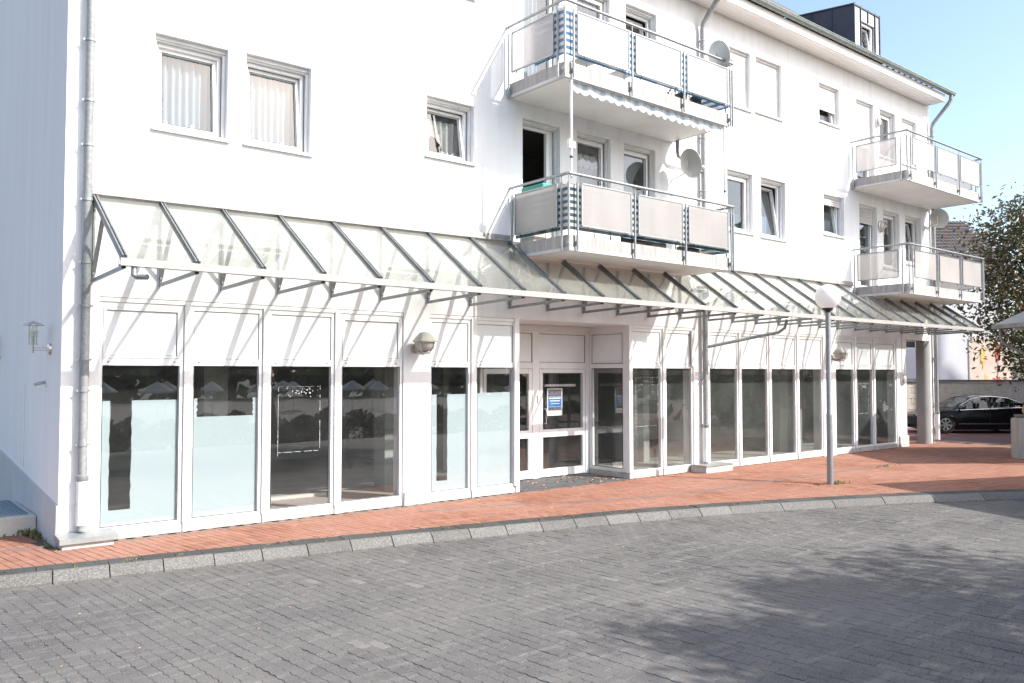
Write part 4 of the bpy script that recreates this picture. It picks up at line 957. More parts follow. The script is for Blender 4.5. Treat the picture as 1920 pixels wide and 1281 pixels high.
# satellite dishes
def dish(c, nrm, foot, label, r=.31):
    t = thing('satellite_dish', label, 'satellite dish', foot, 'satellite dishes on the facade')
    nrm = Vector(nrm).normalized(); c = Vector(c); f = Vector(foot)
    m = MB(); m.lathe([(0.001, -.07), (r * .35, -.062), (r * .7, -.035), (r * .96, .0), (r, .004), (r, -.004), (r * .7, -.045), (r * .3, -.075), (.001, -.082)], c, nrm, n=36)
    me = m.build('reflector', M['dish'], t, smooth=True)
    back = c - nrm * .10
    m = MB(); m.tube([f, f + Vector((0, -.08, 0)), back + Vector((0, 0, -.16)), back + Vector((0, 0, .08))], .018, 8); m.box(f.x - .05, f.x + .05, f.y - .012, f.y - .001, f.z - .07, f.z + .07); m.build('mast', M['dishgrey'], t)
    low = c - Vector((0, 0, r * .95)); tip = c + nrm * .34 - Vector((0, 0, r * .45))
    m = MB(); m.tube([low - nrm * .01, tip], .011, 8); m.build('feed_arm', M['dishgrey'], t)
    m = MB(); m.lathe([(.02, -.02), (.03, 0), (.03, .05), (.018, .07), (.018, .1)], tip, (c - tip).normalized() * -1, n=12); m.build('receiver', M['dishgrey'], t, smooth=True)
    m = MB(); m.tube([tip - Vector((0, 0, .02)), tip - Vector((-.03, -.02, .14)), low - Vector((0, 0, .1)), back - Vector((0, 0, .16))], .004, 5); m.build('cable', M['gasket'], t)
dish((14.0, -.56, 6.57), (.93, -.16, .33), (14.06, -.001, 6.34), 'grey satellite dish beside the lower left balcony, next to the downpipe', .315)
dish((13.84, -1.42, 8.58), (.93, -.16, .33), (13.90, -1.30, 8.30), 'grey satellite dish rising over the right end of the upper left balcony', .30)
dish((25.98, -.45, 6.84), (.93, -.16, .33), (26.0, -.001, 6.60), 'grey satellite dish at the right-hand corner of the building', .30)

# hooded globe wall lamps
def hood_lamp(x, z, label):
    t = thing('wall_lamp', label, 'wall lamp', (x, 0, z), 'hooded globe lamps between shop windows'); c = Vector((x, -.27, z)); r = .168
    m = MB(); m.lathe([(.001, r), (r * .5, r * .88), (r * .87, r * .5), (r * 1.0, .05), (r * 1.17, .018), (r * 1.17, .0), (r * .98, .012)], c, n=28); m.build('hood', M['lampcream'], t, smooth=True)
    m = MB(); m.lathe([(r * .93, .008), (r * .9, -r * .42), (r * .6, -r * .82), (.001, -r)], c, n=28); m.build('glass_bowl', M['lampglass'], t, smooth=True)
    m = MB()
    for a in (0, 90, 180, 270):
        ca, sa = math.cos(R_(a + 30)), math.sin(R_(a + 30))
        m.tube([c + Vector((ca * r * 1.05, sa * r * 1.05, .0)), c + Vector((ca * r * .98, sa * r * .98, -r * .5)), c + Vector((ca * r * .5, sa * r * .5, -r * 1.05))], .009, 6)
    m.lathe([(.088, -r * .99), (.095, -r * 1.02), (.095, -r * 1.12), (.07, -r * 1.14), (.001, -r * 1.14)], c, n=20); m.build('cage', M['lampcream'], t)
    m = MB(); m.lathe([(.07, -.03), (.085, -.004)], (x - .02, 0, z - .10), (0, 1, 0), n=18); m.lathe([(.001, -.034), (.07, -.03)], (x - .02, 0, z - .10), (0, 1, 0), n=18)
    m.tube([(x - .02, -.02, z - .1), (x - .01, -.12, z - .17), (x, -.24, z - r * 1.08)], .03, 10); m.build('arm', M['lampcream'], t, smooth=True)
hood_lamp(7.52, 2.655, 'cream hooded globe lamp on the pier right of the four left shop windows')
hood_lamp(20.45, 2.66, 'cream hooded globe lamp behind the street lamp pole')

# oval bulkhead lamps
def bulkhead(x, z, label, rx, rz, mat):
    t = thing('bulkhead_lamp', label, 'wall lamp', (x, 0, z)); m = MB(); n = 20
    def ring(s, y): return [(x + rx * s * math.cos(2 * math.pi * i / n), y, z + rz * s * math.sin(2 * math.pi * i / n)) for i in range(n)]
    rs = [ring(1.12, -.001), ring(1.12, -.05), ring(1.0, -.055)]
    m.faces(sum(rs, []), [(k * n + i, k * n + (i + 1) % n, (k + 1) * n + (i + 1) % n, (k + 1) * n + i) for k in range(2) for i in range(n)]); m.build('housing', mat, t, smooth=True)
    m = MB(); rs = [ring(1.0, -.05), ring(.92, -.085), ring(.6, -.11), ring(.05, -.12)]
    m.faces(sum(rs, []), [(k * n + i, k * n + (i + 1) % n, (k + 1) * n + (i + 1) % n, (k + 1) * n + i) for k in range(3) for i in range(n)]); m.build('lens', M['lampglass'], t, smooth=True)
bulkhead(24.36, 1.97, 'white oval bulkhead lamp on the last pier before the passage', .10, .15, M['whitemetal'])
bulkhead(23.20, 6.34, 'round bulkhead lamp with metal ring between the lower right balcony doors', .12, .15, M['brushed'])
bulkhead(23.10, 9.34, 'small white bulkhead lamp between the upper right balcony windows', .10, .15, M['whitemetal'])
m = MB(); m.tube([(24.36, -.012, 2.12), (24.36, -.012, 3.35)], .009, 6); o = m.build('cable_duct', M['whitemetal'], B)

# steel lanterns on the shaded end wall
def lantern(y, z, label):
    t = thing('wall_lantern', label, 'wall lamp', (X0, y, z), 'steel lanterns on the end wall'); c = Vector((X0 - .21, y, z))
    m = MB(); m.lathe([(.001, .20), (.06, .175), (.135, .145), (.135, .138), (.001, .15)], c, n=24); m.build('cap', M['brushed'], t)
    m = MB()
    for a in range(4): m.tube([c + Vector((.062 * math.cos(a * 1.571 + .5), .062 * math.sin(a * 1.571 + .5), -.11)), c + Vector((.062 * math.cos(a * 1.571 + .5), .062 * math.sin(a * 1.571 + .5), .145))], .005, 6)
    for zz in (.0, .03, .06, -.105):
        m.lathe([(.060, zz - .003), (.066, zz - .003), (.066, zz + .003), (.060, zz + .003), (.060, zz - .003)], c, n=20)
    m.build('cage', M['brushed'], t)
    m = MB(); m.lathe([(.055, -.10), (.055, .14)], c, n=18); m.build('glass_tube', M['lampclear'], t)
    m = MB(); m.lathe([(.001, -.10), (.022, -.10), (.022, .06), (.001, .07)], c, n=12); m.lathe([(.018, -.22), (.018, -.10)], c, n=12); m.build('lamp_holder', M['brushed'], t)
    m = MB()
    for dz in (-.15, -.18): m.tube([c + Vector((0, 0, dz)), Vector((X0 - .02, y, z + dz))], .007, 6)
    m.lathe([(.001, -.035), (.07, -.03), (.075, 0)], (X0 - .001, y, z - .165), (1, 0, 0), n=20); m.build('wall_mount', M['brushed'], t)
lantern(.64, 2.63, 'steel lantern with flat cap on the shaded end wall near the corner')
lantern(4.75, 2.62, 'steel lantern mount cut by the left picture edge on the end wall')
m = MB(); m.tube([(X0 - .001, .93, 2.03), (X0 - .13, .90, 2.0)], .022, 10); o = m.build('vent_spout', M['brushed'], None, smooth=True)
tag(o, 'short steel pipe stub sticking out of the end wall below the lantern', 'pipe')
m = MB(); m.box(X0 - .012, X0 - .002, 2.38, 2.41, .75, 2.0); m.build('joint_strip', M['endwall'], B)

# landing with steel grate at the foot of the end wall
t = thing('entrance_step', 'low concrete landing with blue-grey steel grate beside the end wall', 'step', (1.2, 1.2, 0))
m = MB(); m.box(-1.2, X0 - .03, 1.18, 2.9, -.02, .235); m.build('concrete_base', M['stepconcrete'], t, bevel=.012)
m = MB()
for i in range(66): xx = -1.1 + i * .05; m.box(xx, xx + .012, 1.34, 2.8, .239, .262)
for i in range(20): yy = 1.36 + i * .075; m.box(-1.1, X0 - .10, yy, yy + .01, .2395, .2585)
m.build('steel_grate', M['grate'], t)
m = MB(); m.bar((.9, 1.45, .27), (1.75, 1.30, .30), .12, .025); o = m.build('timber_offcut', M['wood'], None)
tag(o, 'pale board offcut lying on the grate at the left picture edge', 'board')

# curtains and things behind the panes
def curtain(x0, x1, z0, z1, label, y=.37, waves=9, amp=.026, scallop=0., mat='curtain', cat='curtain', tilt_arc=None):
    m = MB()
    def fn(u, v):
        x = x0 + (x1 - x0) * u; b = z0 + scallop * abs(math.sin(u * math.pi * 5)) + (tilt_arc(u) if tilt_arc else 0)
        return (x, y + amp * (math.sin(u * waves * 6.283 + .6 * math.sin(v * 3)) + .6 * math.sin(u * waves * 2.9 + 1.3)), b + (z1 - b) * v)
    m.grid(fn, 70, 6); return tag(m.build('curtain', M[mat], None, smooth=True), label, cat)
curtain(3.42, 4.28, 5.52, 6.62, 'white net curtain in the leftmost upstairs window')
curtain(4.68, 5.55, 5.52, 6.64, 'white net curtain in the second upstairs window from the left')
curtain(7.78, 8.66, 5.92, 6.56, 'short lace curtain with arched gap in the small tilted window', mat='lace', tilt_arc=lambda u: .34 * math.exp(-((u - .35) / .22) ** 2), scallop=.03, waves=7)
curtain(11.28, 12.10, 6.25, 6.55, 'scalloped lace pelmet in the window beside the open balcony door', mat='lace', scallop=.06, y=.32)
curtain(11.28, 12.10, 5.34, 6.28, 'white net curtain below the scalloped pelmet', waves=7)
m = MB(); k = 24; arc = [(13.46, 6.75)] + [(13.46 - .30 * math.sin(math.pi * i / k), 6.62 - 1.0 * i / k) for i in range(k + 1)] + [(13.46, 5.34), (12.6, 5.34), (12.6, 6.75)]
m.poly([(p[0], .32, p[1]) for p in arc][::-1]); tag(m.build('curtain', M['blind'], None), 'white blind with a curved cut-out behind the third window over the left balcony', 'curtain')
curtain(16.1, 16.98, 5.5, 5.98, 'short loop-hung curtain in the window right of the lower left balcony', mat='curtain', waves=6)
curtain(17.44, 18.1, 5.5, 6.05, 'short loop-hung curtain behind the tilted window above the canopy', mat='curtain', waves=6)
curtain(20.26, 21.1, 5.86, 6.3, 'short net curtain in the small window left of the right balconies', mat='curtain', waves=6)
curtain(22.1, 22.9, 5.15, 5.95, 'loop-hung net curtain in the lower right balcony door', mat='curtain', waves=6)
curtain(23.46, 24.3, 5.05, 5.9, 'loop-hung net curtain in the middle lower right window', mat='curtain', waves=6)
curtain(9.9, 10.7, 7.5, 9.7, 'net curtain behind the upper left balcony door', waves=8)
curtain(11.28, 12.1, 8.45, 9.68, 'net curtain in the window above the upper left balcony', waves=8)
for (c, lab) in (((3.58, .31, 5.52), 'left small ornament on the leftmost window ledge'), ((3.95, .31, 5.52), 'right small ornament on the leftmost window ledge'), ((4.95, .31, 5.52), 'left small ornament on the second window ledge'), ((5.3, .31, 5.52), 'right small ornament on the second window ledge')):
    m = MB(); m.lathe([(.001, 0), (.06, .0), (.05, .05), (.025, .09), (.03, .13), (.001, .16)], c, n=14); tag(m.build('ornament', M['dishgrey'], None, smooth=True), lab, 'ornament', 'window ledge ornaments')

# poster on the entrance door
po = thing('poster', 'blue and white poster with photo strips taped inside the entrance door', 'poster', (11.73, DY - .02, 1.3))
def pbox(name, mat, a, b, c, d, y): mm = MB(); mm.box(a, b, y - .001, y, c, d); return mm.build(name, M[mat], po)
py = DY - .014
pbox('sheet', 'poster', 11.51, 11.93, 1.27, 1.83, py); pbox('picture', 'posterphoto', 11.53, 11.91, 1.665, 1.815, py - .002); pbox('blue_field', 'posterblue', 11.53, 11.91, 1.455, 1.66, py - .002); pbox('picture', 'posterphoto', 11.53, 11.91, 1.375, 1.45, py - .002)
for (z, a, b, h) in ((1.63, 11.555, 11.885, .022), (1.575, 11.58, 11.86, .016), (1.52, 11.61, 11.84, .010), (1.335, 11.70, 11.88, .008), (1.315, 11.66, 11.88, .006)):
    pbox('text_line', 'poster' if z > 1.45 else 'dishgrey', a, b, z - h / 2, z + h / 2, py - .004)

# fallen leaves by the door, weeds
m = MB(); rnd = random.Random(5)
for i in range(70):
    x, y = (rnd.uniform(9.9, 12.6), rnd.uniform(-.02, 1.1)); x = x if rnd.random() < .5 else rnd.uniform(11.6, 12.6); s = rnd.uniform(.02, .05); a = rnd.uniform(0, 6.28)
    ca, sa = math.cos(a) * s, math.sin(a) * s; m.poly([(x - ca, y - sa, .016), (x + sa * .6, y - ca * .6, .022 + s * .3), (x + ca, y + sa, .018), (x - sa * .6, y + ca * .6, .02 + s * .2)])
for i in range(420):
    x = rnd.uniform(1, 24); y = kerb_at(x) + rnd.uniform(.3, 3) if rnd.random() < .6 else kerb_at(x) - rnd.uniform(.0, 3); z = .008 if y > kerb_at(x) + .2 else -.11
    if y > -.1: continue
    s = rnd.uniform(.005, .018); a = rnd.uniform(0, 6.28); ca, sa = math.cos(a) * s, math.sin(a) * s
    m.poly([(x - ca, y - sa, z), (x + sa * .6, y - ca * .6, z + .004), (x + ca, y + sa, z + .002), (x - sa * .6, y + ca * .6, z + .006)])
o = m.build('fallen_leaves', M['deadleaf']); tag(o, 'dry brown leaves scattered on the entrance mat and paving', 'leaves', kind='stuff')
def weeds(name, label, spots, seed):
    m = MB(); rnd = random.Random(seed)
    for (cx, cy, sx, sy, n, h, z0) in spots:
        for i in range(n):
            x, y = rnd.gauss(cx, sx), rnd.gauss(cy, sy); a = rnd.uniform(0, 6.28); hh = h * rnd.uniform(.4, 1); wv = rnd.uniform(.006, .014); l = rnd.uniform(.3, 1.) * hh
            dx, dy = math.cos(a), math.sin(a)
            m.faces([(x - dy * wv, y + dx * wv, z0), (x + dy * wv, y - dx * wv, z0), (x + dx * l * .5 + dy * wv, y + dy * l * .5 - dx * wv, z0 + hh * .7), (x + dx * l * .5 - dy * wv, y + dy * l * .5 + dx * wv, z0 + hh * .7), (x + dx * l, y + dy * l, z0 + hh)], [(0, 1, 2, 3), (3, 2, 4)])
    o = m.build(name, M['weed']); return tag(o, label, 'weeds', kind='stuff')
weeds('weeds', 'tufts of grass and weeds around the foot of the street lamp', [(15.3, -3.02, .12, .06, 90, .055, 0), (14.85, -2.9, .15, .04, 30, .035, 0), (18.9, -2.15, .3, .05, 35, .035, 0)], 3)
weeds('weeds', 'weeds growing along the landing and end wall at the left', [(2.17, .92, .05, .1, 30, .08, 0), (1.75, 1.12, .12, .03, 22, .07, 0), (2.12, 1.1, .06, .05, 22, .09, 0), (2.2, .2, .02, .3, 20, .045, 0)], 4)
sp = []
for i in range(60): x = random.uniform(1, 12); sp.append((x, kerb_at(x) + random.choice((.15, .34, .25)), .03, .008, 5, .025, 0))
weeds('weeds', 'moss and tiny weeds in the joints of the kerb edging', sp, 6)

# street lamp
t = thing('street_lamp', 'round white globe street lamp on a slim galvanised pole', 'street lamp', (15.11, -2.99, 0))
m = MB(); m.tube([(15.11, -2.99, -.05), (15.11, -2.99, 1.35)], .062, 18, cap=False); m.tube([(15.11, -2.99, 1.35), (15.11, -2.99, 1.37), (15.11, -2.99, 3.38)], [.062, .055, .05], 18); m.build('pole', M['steel'], t, smooth=True)
m = MB(); m.lathe([(.05, 3.33), (.055, 3.36), (.10, 3.395), (.105, 3.42), (.001, 3.43)], (15.11, -2.99, 0), n=20); m.build('collar', M['blackmetal'], t, smooth=True)
m = MB(); m.sphere((15.11, -2.99, 3.64), .243, 36, 24); m.build('globe', M['globe'], t, smooth=True)

# things standing on the balconies
def pot(x, y, z, label, hgt=.28, r=.12):
    t = thing('potted_plant', label, 'plant', (x, y, z), 'balcony plants'); m = MB(); m.lathe([(.001, 0), (r * .7, 0), (r, .2), (r * 1.05, .22), (r * .9, .22), (.001, .2)], (x, y, z), n=16); m.build('pot', M['terracotta'], t)
    m = MB(); rnd = random.Random(int(x * 50))
    for i in range(110):
        a, e, l = rnd.uniform(0, 6.28), rnd.uniform(.1, 1.3), rnd.uniform(.05, hgt); c = Vector((x + math.cos(a) * math.cos(e) * l, y + math.sin(a) * math.cos(e) * l, z + .2 + math.sin(e) * l)); s = rnd.uniform(.02, .045)
        d1 = Vector((rnd.gauss(0, 1), rnd.gauss(0, 1), rnd.gauss(0, 1))).normalized() * s; d2_ = d1.orthogonal().normalized() * s * .6
        m.poly([c - d1, c + d2_, c + d1, c - d2_], rnd.random())
    m.build('foliage', M['leaf'], t, tone=True)
pot(12.9, -1.2, 7.41, 'bushy plant visible under the middle panel of the upper left balcony'); pot(13.3, -1.25, 7.41, 'bushy plant visible under the right panel of the upper left balcony')
pot(13.25, -1.2, 4.48, 'plant visible under the right panel of the lower left balcony')
for (x, zb, lab) in ((10.4, 7.41, 'white metal chair behind the first panel of the upper left balcony'), (11.4, 7.41, 'white metal chair behind the middle panel of the upper left balcony'), (11.0, 4.48, 'metal chair behind the first panel of the lower left balcony')):
    t = thing('balcony_chair', lab, 'chair', (x, -.9, zb), 'balcony chairs'); m = MB()
    for (dx, dy) in ((0, 0), (.42, 0), (0, .42), (.42, .42)):
        g = MB(); g.tube([(x + dx, -1.1 + dy, zb), (x + dx, -1.1 + dy, zb + (.44 if dy == 0 else .82))], .012, 8); g.build('leg', M['whitemetal'], t)
    m.box(x, x + .42, -1.1, -.68, zb + .43, zb + .45); m.build('seat', M['whitemetal'], t)
    m = MB(); m.box(x, x + .42, -.69, -.67, zb + .55, zb + .82); m.build('backrest', M['whitemetal'], t)
o = Box('storage_box', M['greenbox'], None, 9.66, 9.98, -.75, -.15, 5.22, 5.50, bevel=.02); tag(o, 'teal plastic tub showing over the side panel of the lower left balcony', 'box')
o = Box('wooden_crate', M['wood'], None, 9.66, 9.95, -.5, -.12, 4.482, 4.66, bevel=.01); tag(o, 'small wooden crate under the side panel of the lower left balcony', 'crate')
for (a_, b_, h_, mt, lab) in ((11.25, 11.62, .20, 'blackmetal', 'dark toolbox behind the middle panel of the lower left balcony'), (11.8, 12.2, .17, 'coping', 'grey crate behind the middle panel of the lower left balcony'), (12.85, 13.2, .15, 'blackmetal', 'dark box behind the right panel of the lower left balcony')):
    o = Box('storage_box', M[mt], None, a_, b_, -1.4, -1.1, 4.482, 4.482 + h_, bevel=.015); tag(o, lab, 'box')
m = MB(); m.box(5.7, 6.7, 1.5, 1.62, .06, .11); o = m.build('timber_batten', M['wood']); tag(o, 'pale batten lying on the floor behind the third shop window', 'board')
m = MB(); m.box(12.9, 13.9, 1.0, 1.2, .06, .09); o = m.build('timber_batten', M['wood']); tag(o, 'pale board lying on the floor right of the entrance', 'board')

# ------------------------------------------------------------------ trees
def tree(name, label, base, crown, rad, nleaf, leafs, seed, matl='leaf', group=None, lean=(0, 0), sparse=.0, trunk_r=.16, nclump=60):
    rnd = random.Random(seed); t = thing(name, label, 'tree', base, group); b = Vector(base); c = Vector(crown); rad = Vector(rad)
    tm = MB(); fork = b.lerp(c, .55) + Vector((lean[0], lean[1], 0))
    tm.tube([b - Vector((0, 0, .3)), b.lerp(fork, .35) + Vector((.05, .03, 0)), b.lerp(fork, .7), fork], [trunk_r * 1.25, trunk_r, trunk_r * .85, trunk_r * .7], 10)
    cl = []
    for i in range(nclump):
        while True:
            v = Vector((rnd.uniform(-1, 1), rnd.uniform(-1, 1), rnd.uniform(-1, 1)))
            if .25 < v.length < 1: break
        v = v.normalized() * (v.length ** .6) * rnd.uniform(.8, 1.12)
        p = c + Vector((v.x * rad.x, v.y * rad.y, v.z * rad.z)); cl.append((p, rnd.uniform(.16, .30) * min(rad) , rnd.random()))
        if i < 26:
            mid = fork.lerp(p, .5) + Vector((rnd.gauss(0, .1), rnd.gauss(0, .1), rnd.uniform(.0, .15))) * rad.x * .6
            tm.tube([fork, mid, p], [trunk_r * .42, trunk_r * .24, trunk_r * .06], 6)
    tm.build('trunk', M['bark'], t, smooth=True)
    lm = MB(); per = nleaf // nclump
    for (p, r, tn) in cl:
        for k in range(per):
            q = p + Vector((rnd.gauss(0, r), rnd.gauss(0, r), rnd.gauss(0, r * .8))); s = leafs * rnd.uniform(.6, 1.25)
            d = Vector((rnd.gauss(0, 1), rnd.gauss(0, 1), rnd.gauss(-.3, .7))).normalized(); e = d.cross(Vector((rnd.gauss(0, 1), rnd.gauss(0, 1), rnd.gauss(0, 1)))).normalized(); nn = d.cross(e)
            w_ = s * .42; mid = q + nn * s * .12
            lm.faces([q - d * s * .5, mid + e * w_ * .5, q + d * s * .5, mid - e * w_ * .5, q], [(0, 1, 4), (1, 2, 4), (2, 3, 4), (3, 0, 4)], min(1, max(0, tn * .6 + rnd.gauss(.12, .16))))
    lm.build('crown', M[matl], t, tone=True); return t
tree('leafy_tree', 'leafy tree with browning leaves overhanging the parked car at the right edge', (30.6, -2.2, -.1), (30.35, -1.8, 4.75), (2.1, 2.1, 3.0), 14500, .19, 11, trunk_r=.19, nclump=88)
tree('shade_tree', 'street tree beside the roadway that throws the dappled shade', (13.2, -18.6, -.6), (11.7, -17.3, 6.6), (4.4, 3.0, 1.4), 30000, .23, 21, trunk_r=.2, nclump=105)

# trees, hedge and parasols across the street (seen mirrored in the shop glass)
proto = tree('square_tree', 'dense dark tree on the far side of the square', (6, -84, -1.3), (6, -84, 4.6), (6.5, 5, 5.4), 5200, 1.0, 31, 'leafdark', 'trees across the square', trunk_r=.3, nclump=90)
k = 0
for (dx, dy) in ((9, 3), (18, -1), (27, 4), (37, 1), (47, 5), (57, 9), (68, 15), (80, 22), (90, 32), (-9, 2)):
    c = copy_tree(proto); c.location = (6 + dx * 1.15, -84 + dy, -1.3); c.rotation_euler = (0, 0, k * 1.3); k += 1
    c['label'] = 'dense dark tree on the far side of the square'
wm = MB(); rnd = random.Random(77); ARC = [(-40, -90), (0, -99), (60, -101), (120, -84), (160, -45), (175, -10)]
for k in range(7000):
    i = rnd.randrange(len(ARC) - 1); u = rnd.random(); x = ARC[i][0] + (ARC[i + 1][0] - ARC[i][0]) * u + rnd.gauss(0, 3); y = ARC[i][1] + (ARC[i + 1][1] - ARC[i][1]) * u + rnd.gauss(0, 3)
    q = Vector((x, y, -1 + rnd.random() ** .8 * (6.5 + 2 * math.sin(x * .3)))); d = Vector((rnd.gauss(0, 1), rnd.gauss(0, 1), rnd.gauss(0, 1))).normalized() * 1.1; e2 = d.orthogonal().normalized() * .9
    wm.poly([q - d, q + e2, q + d, q - e2], rnd.random() * .8)
o = wm.build('far_wood', M['leafdark'], None, tone=True); tag(o, 'dark wooded edge far beyond the square', 'wood', kind='stuff')
def shrub_mesh():
    lm = MB(); rnd = random.Random(8)
    for k in range(1500):
        a, e = rnd.uniform(0, 6.28), rnd.uniform(0, 1.5); r = rnd.uniform(.6, 1.0); q = Vector((math.cos(a) * math.cos(e) * r * 1.4, math.sin(a) * math.cos(e) * r * .9, math.sin(e) * r * 1.7)); s = .2
        d = Vector((rnd.gauss(0, 1), rnd.gauss(0, 1), rnd.gauss(0, 1))).normalized(); e2 = d.orthogonal().normalized()
        lm.poly([q - d * s * .5, q + e2 * s * .3, q + d * s * .5, q - e2 * s * .3], rnd.random() * .7)
    return lm.mesh('foliage', M['leafdark'], tone=True)
shm = shrub_mesh()
for i in range(24):
    o = bpy.data.objects.new('hedge_shrub', shm); COL.objects.link(o); o.location = (6.5 + i * 1.35, -22.5 + .35 * math.sin(i * 2.1) + .08 * i, -1.15); o.rotation_euler = (0, 0, i * 2.2); o.scale = (1, 1, .95 + .1 * math.sin(i * 1.7))
    tag(o, 'dark rounded shrub in the hedge across the street', 'shrub', 'hedge across the street')
def parasol_at(x, y, z, r=1.25):
    t = thing('parasol', 'white square market parasol across the square', 'parasol', (x, y, z), 'parasols across the square')
    m = MB(); m.tube([(x, y, z), (x, y, z + 2.75)], .03, 8); m.build('pole', M['whitemetal'], t)
    m = MB(); cs = [(x + r * math.cos(a), y + r * math.sin(a), z + 2.1) for a in [i * math.pi / 4 + .39 for i in range(8)]]; ap = (x, y, z + 2.85)
    for i in range(8):
        a, b = cs[i], cs[(i + 1) % 8]; m.poly([a, b, ap]); m.poly([(a[0], a[1], a[2] - .15), (b[0], b[1], b[2] - .15), b, a])
    m.build('canopy', M['parasol'], t); return t
for i in range(11): parasol_at(16.5 + i * 2.9 + .5 * math.sin(i * 2.7), -58 + 3.5 * math.sin(i * 1.9), -1.35 + .12 * math.sin(i * 3.1), 1.1 + .2 * math.sin(i * 1.3))

# ------------------------------------------------------------------ pavilion, bin, person at the right edge
def pavilion(corner, rz, label, lx=5.5, ly=4.5, ze=3.45):
    t = thing('market_pavilion', label, 'pavilion', (corner[0], corner[1], 0), 'open pavilions on the pavement')
    ca, sa = math.cos(rz), math.sin(rz)
    def L(x, y, z): return (corner[0] + x * ca - y * sa, corner[1] + x * sa + y * ca, z)
    m = MB(); rid = 1.35
    P_ = [L(0, 0, ze), L(lx, 0, ze), L(lx, -ly, ze), L(0, -ly, ze), L(ly / 2, -ly / 2, ze + rid), L(lx - ly / 2, -ly / 2, ze + rid)]
    m.faces(P_, [(0, 1, 5, 4), (1, 2, 5), (2, 3, 4, 5), (3, 0, 4)]); m.build('roof', M['pavroof'], t)
    for (a, b) in ((0, 1), (1, 2), (2, 3), (3, 0)):
        m = MB(); A, Bq = Vector(P_[a]), Vector(P_[b]); m.bar(A - Vector((0, 0, .06)), Bq - Vector((0, 0, .06)), .10, .11); m.build('eave_gutter', M['zinc'], t)
    for (x, y) in ((.75, -.55), (lx - .75, -.55), (lx - .75, -ly + .55), (.75, -ly + .55)):
        m = MB(); m.tube([L(x, y, -.05), L(x, y, ze + .2)], .06, 12); m.build('post', M['steel'], t, smooth=True)
        m = MB(); m.bar(L(x, y, ze - .55), L(x + (.7 if x < lx / 2 else -.7), y, ze - .02), .05, .05); m.build('brace', M['steel'], t)
    m = MB(); m.tube([L(.12, -.12, ze - .1), L(.12, -.14, ze - .38), L(.18, -.16, ze - .5), L(.58, -.40, ze - .78), L(.64, -.42, ze - .95), L(.64, -.42, .1)], .045, 12); m.build('downpipe', M['zincpipe'], t, smooth=True)
    for k in range(3):
        m = MB(); m.bar(L(.05, -.8 - k * 1.2, ze - .14), L(lx - .05, -.8 - k * 1.2, ze - .14), .06, .09); m.build('purlin', M['whitemetal'], t)
    return t
pavilion((24.35, -2.50, 0), R_(-38), 'grey metal pavilion roof with gutter and downpipe at the right edge', 5.0, 4.2)
pavilion((17.75, -7.35, 0), R_(-21), 'pavilion copy added out of view for its shade on the kerb', 6, 4.6)  # added outside the view so its roof shades the kerb and street
t = thing('concrete_planter', 'ribbed round concrete bin at the right edge in front of the car', 'planter', (23.66, -3.52, 0))
m = MB(); n = 60; cxp, cyp = 23.66, -3.52
pr = []
for z in (0, .98):
    for i in range(n): r = .36 + (.008 if i % 3 else -.012); pr.append((cxp + r * math.cos(6.283 * i / n), cyp + r * math.sin(6.283 * i / n), z))
m.faces(pr, [(i, (i + 1) % n, n + (i + 1) % n, n + i) for i in range(n)]); m.lathe([(.352, .98), (.345, 1.01), (.28, 1.01), (.28, .8), (.001, .8)], (cxp, cyp, 0), n=40); m.build('body', M['planter'], t)
m = MB(); m.lathe([(.05, 1.0), (.11, 1.04), (.13, 1.09), (.10, 1.10), (.001, 1.08)], (cxp - .18, cyp + .12, 0), n=16); m.build('ash_bowl', M['zinc'], t, smooth=True)

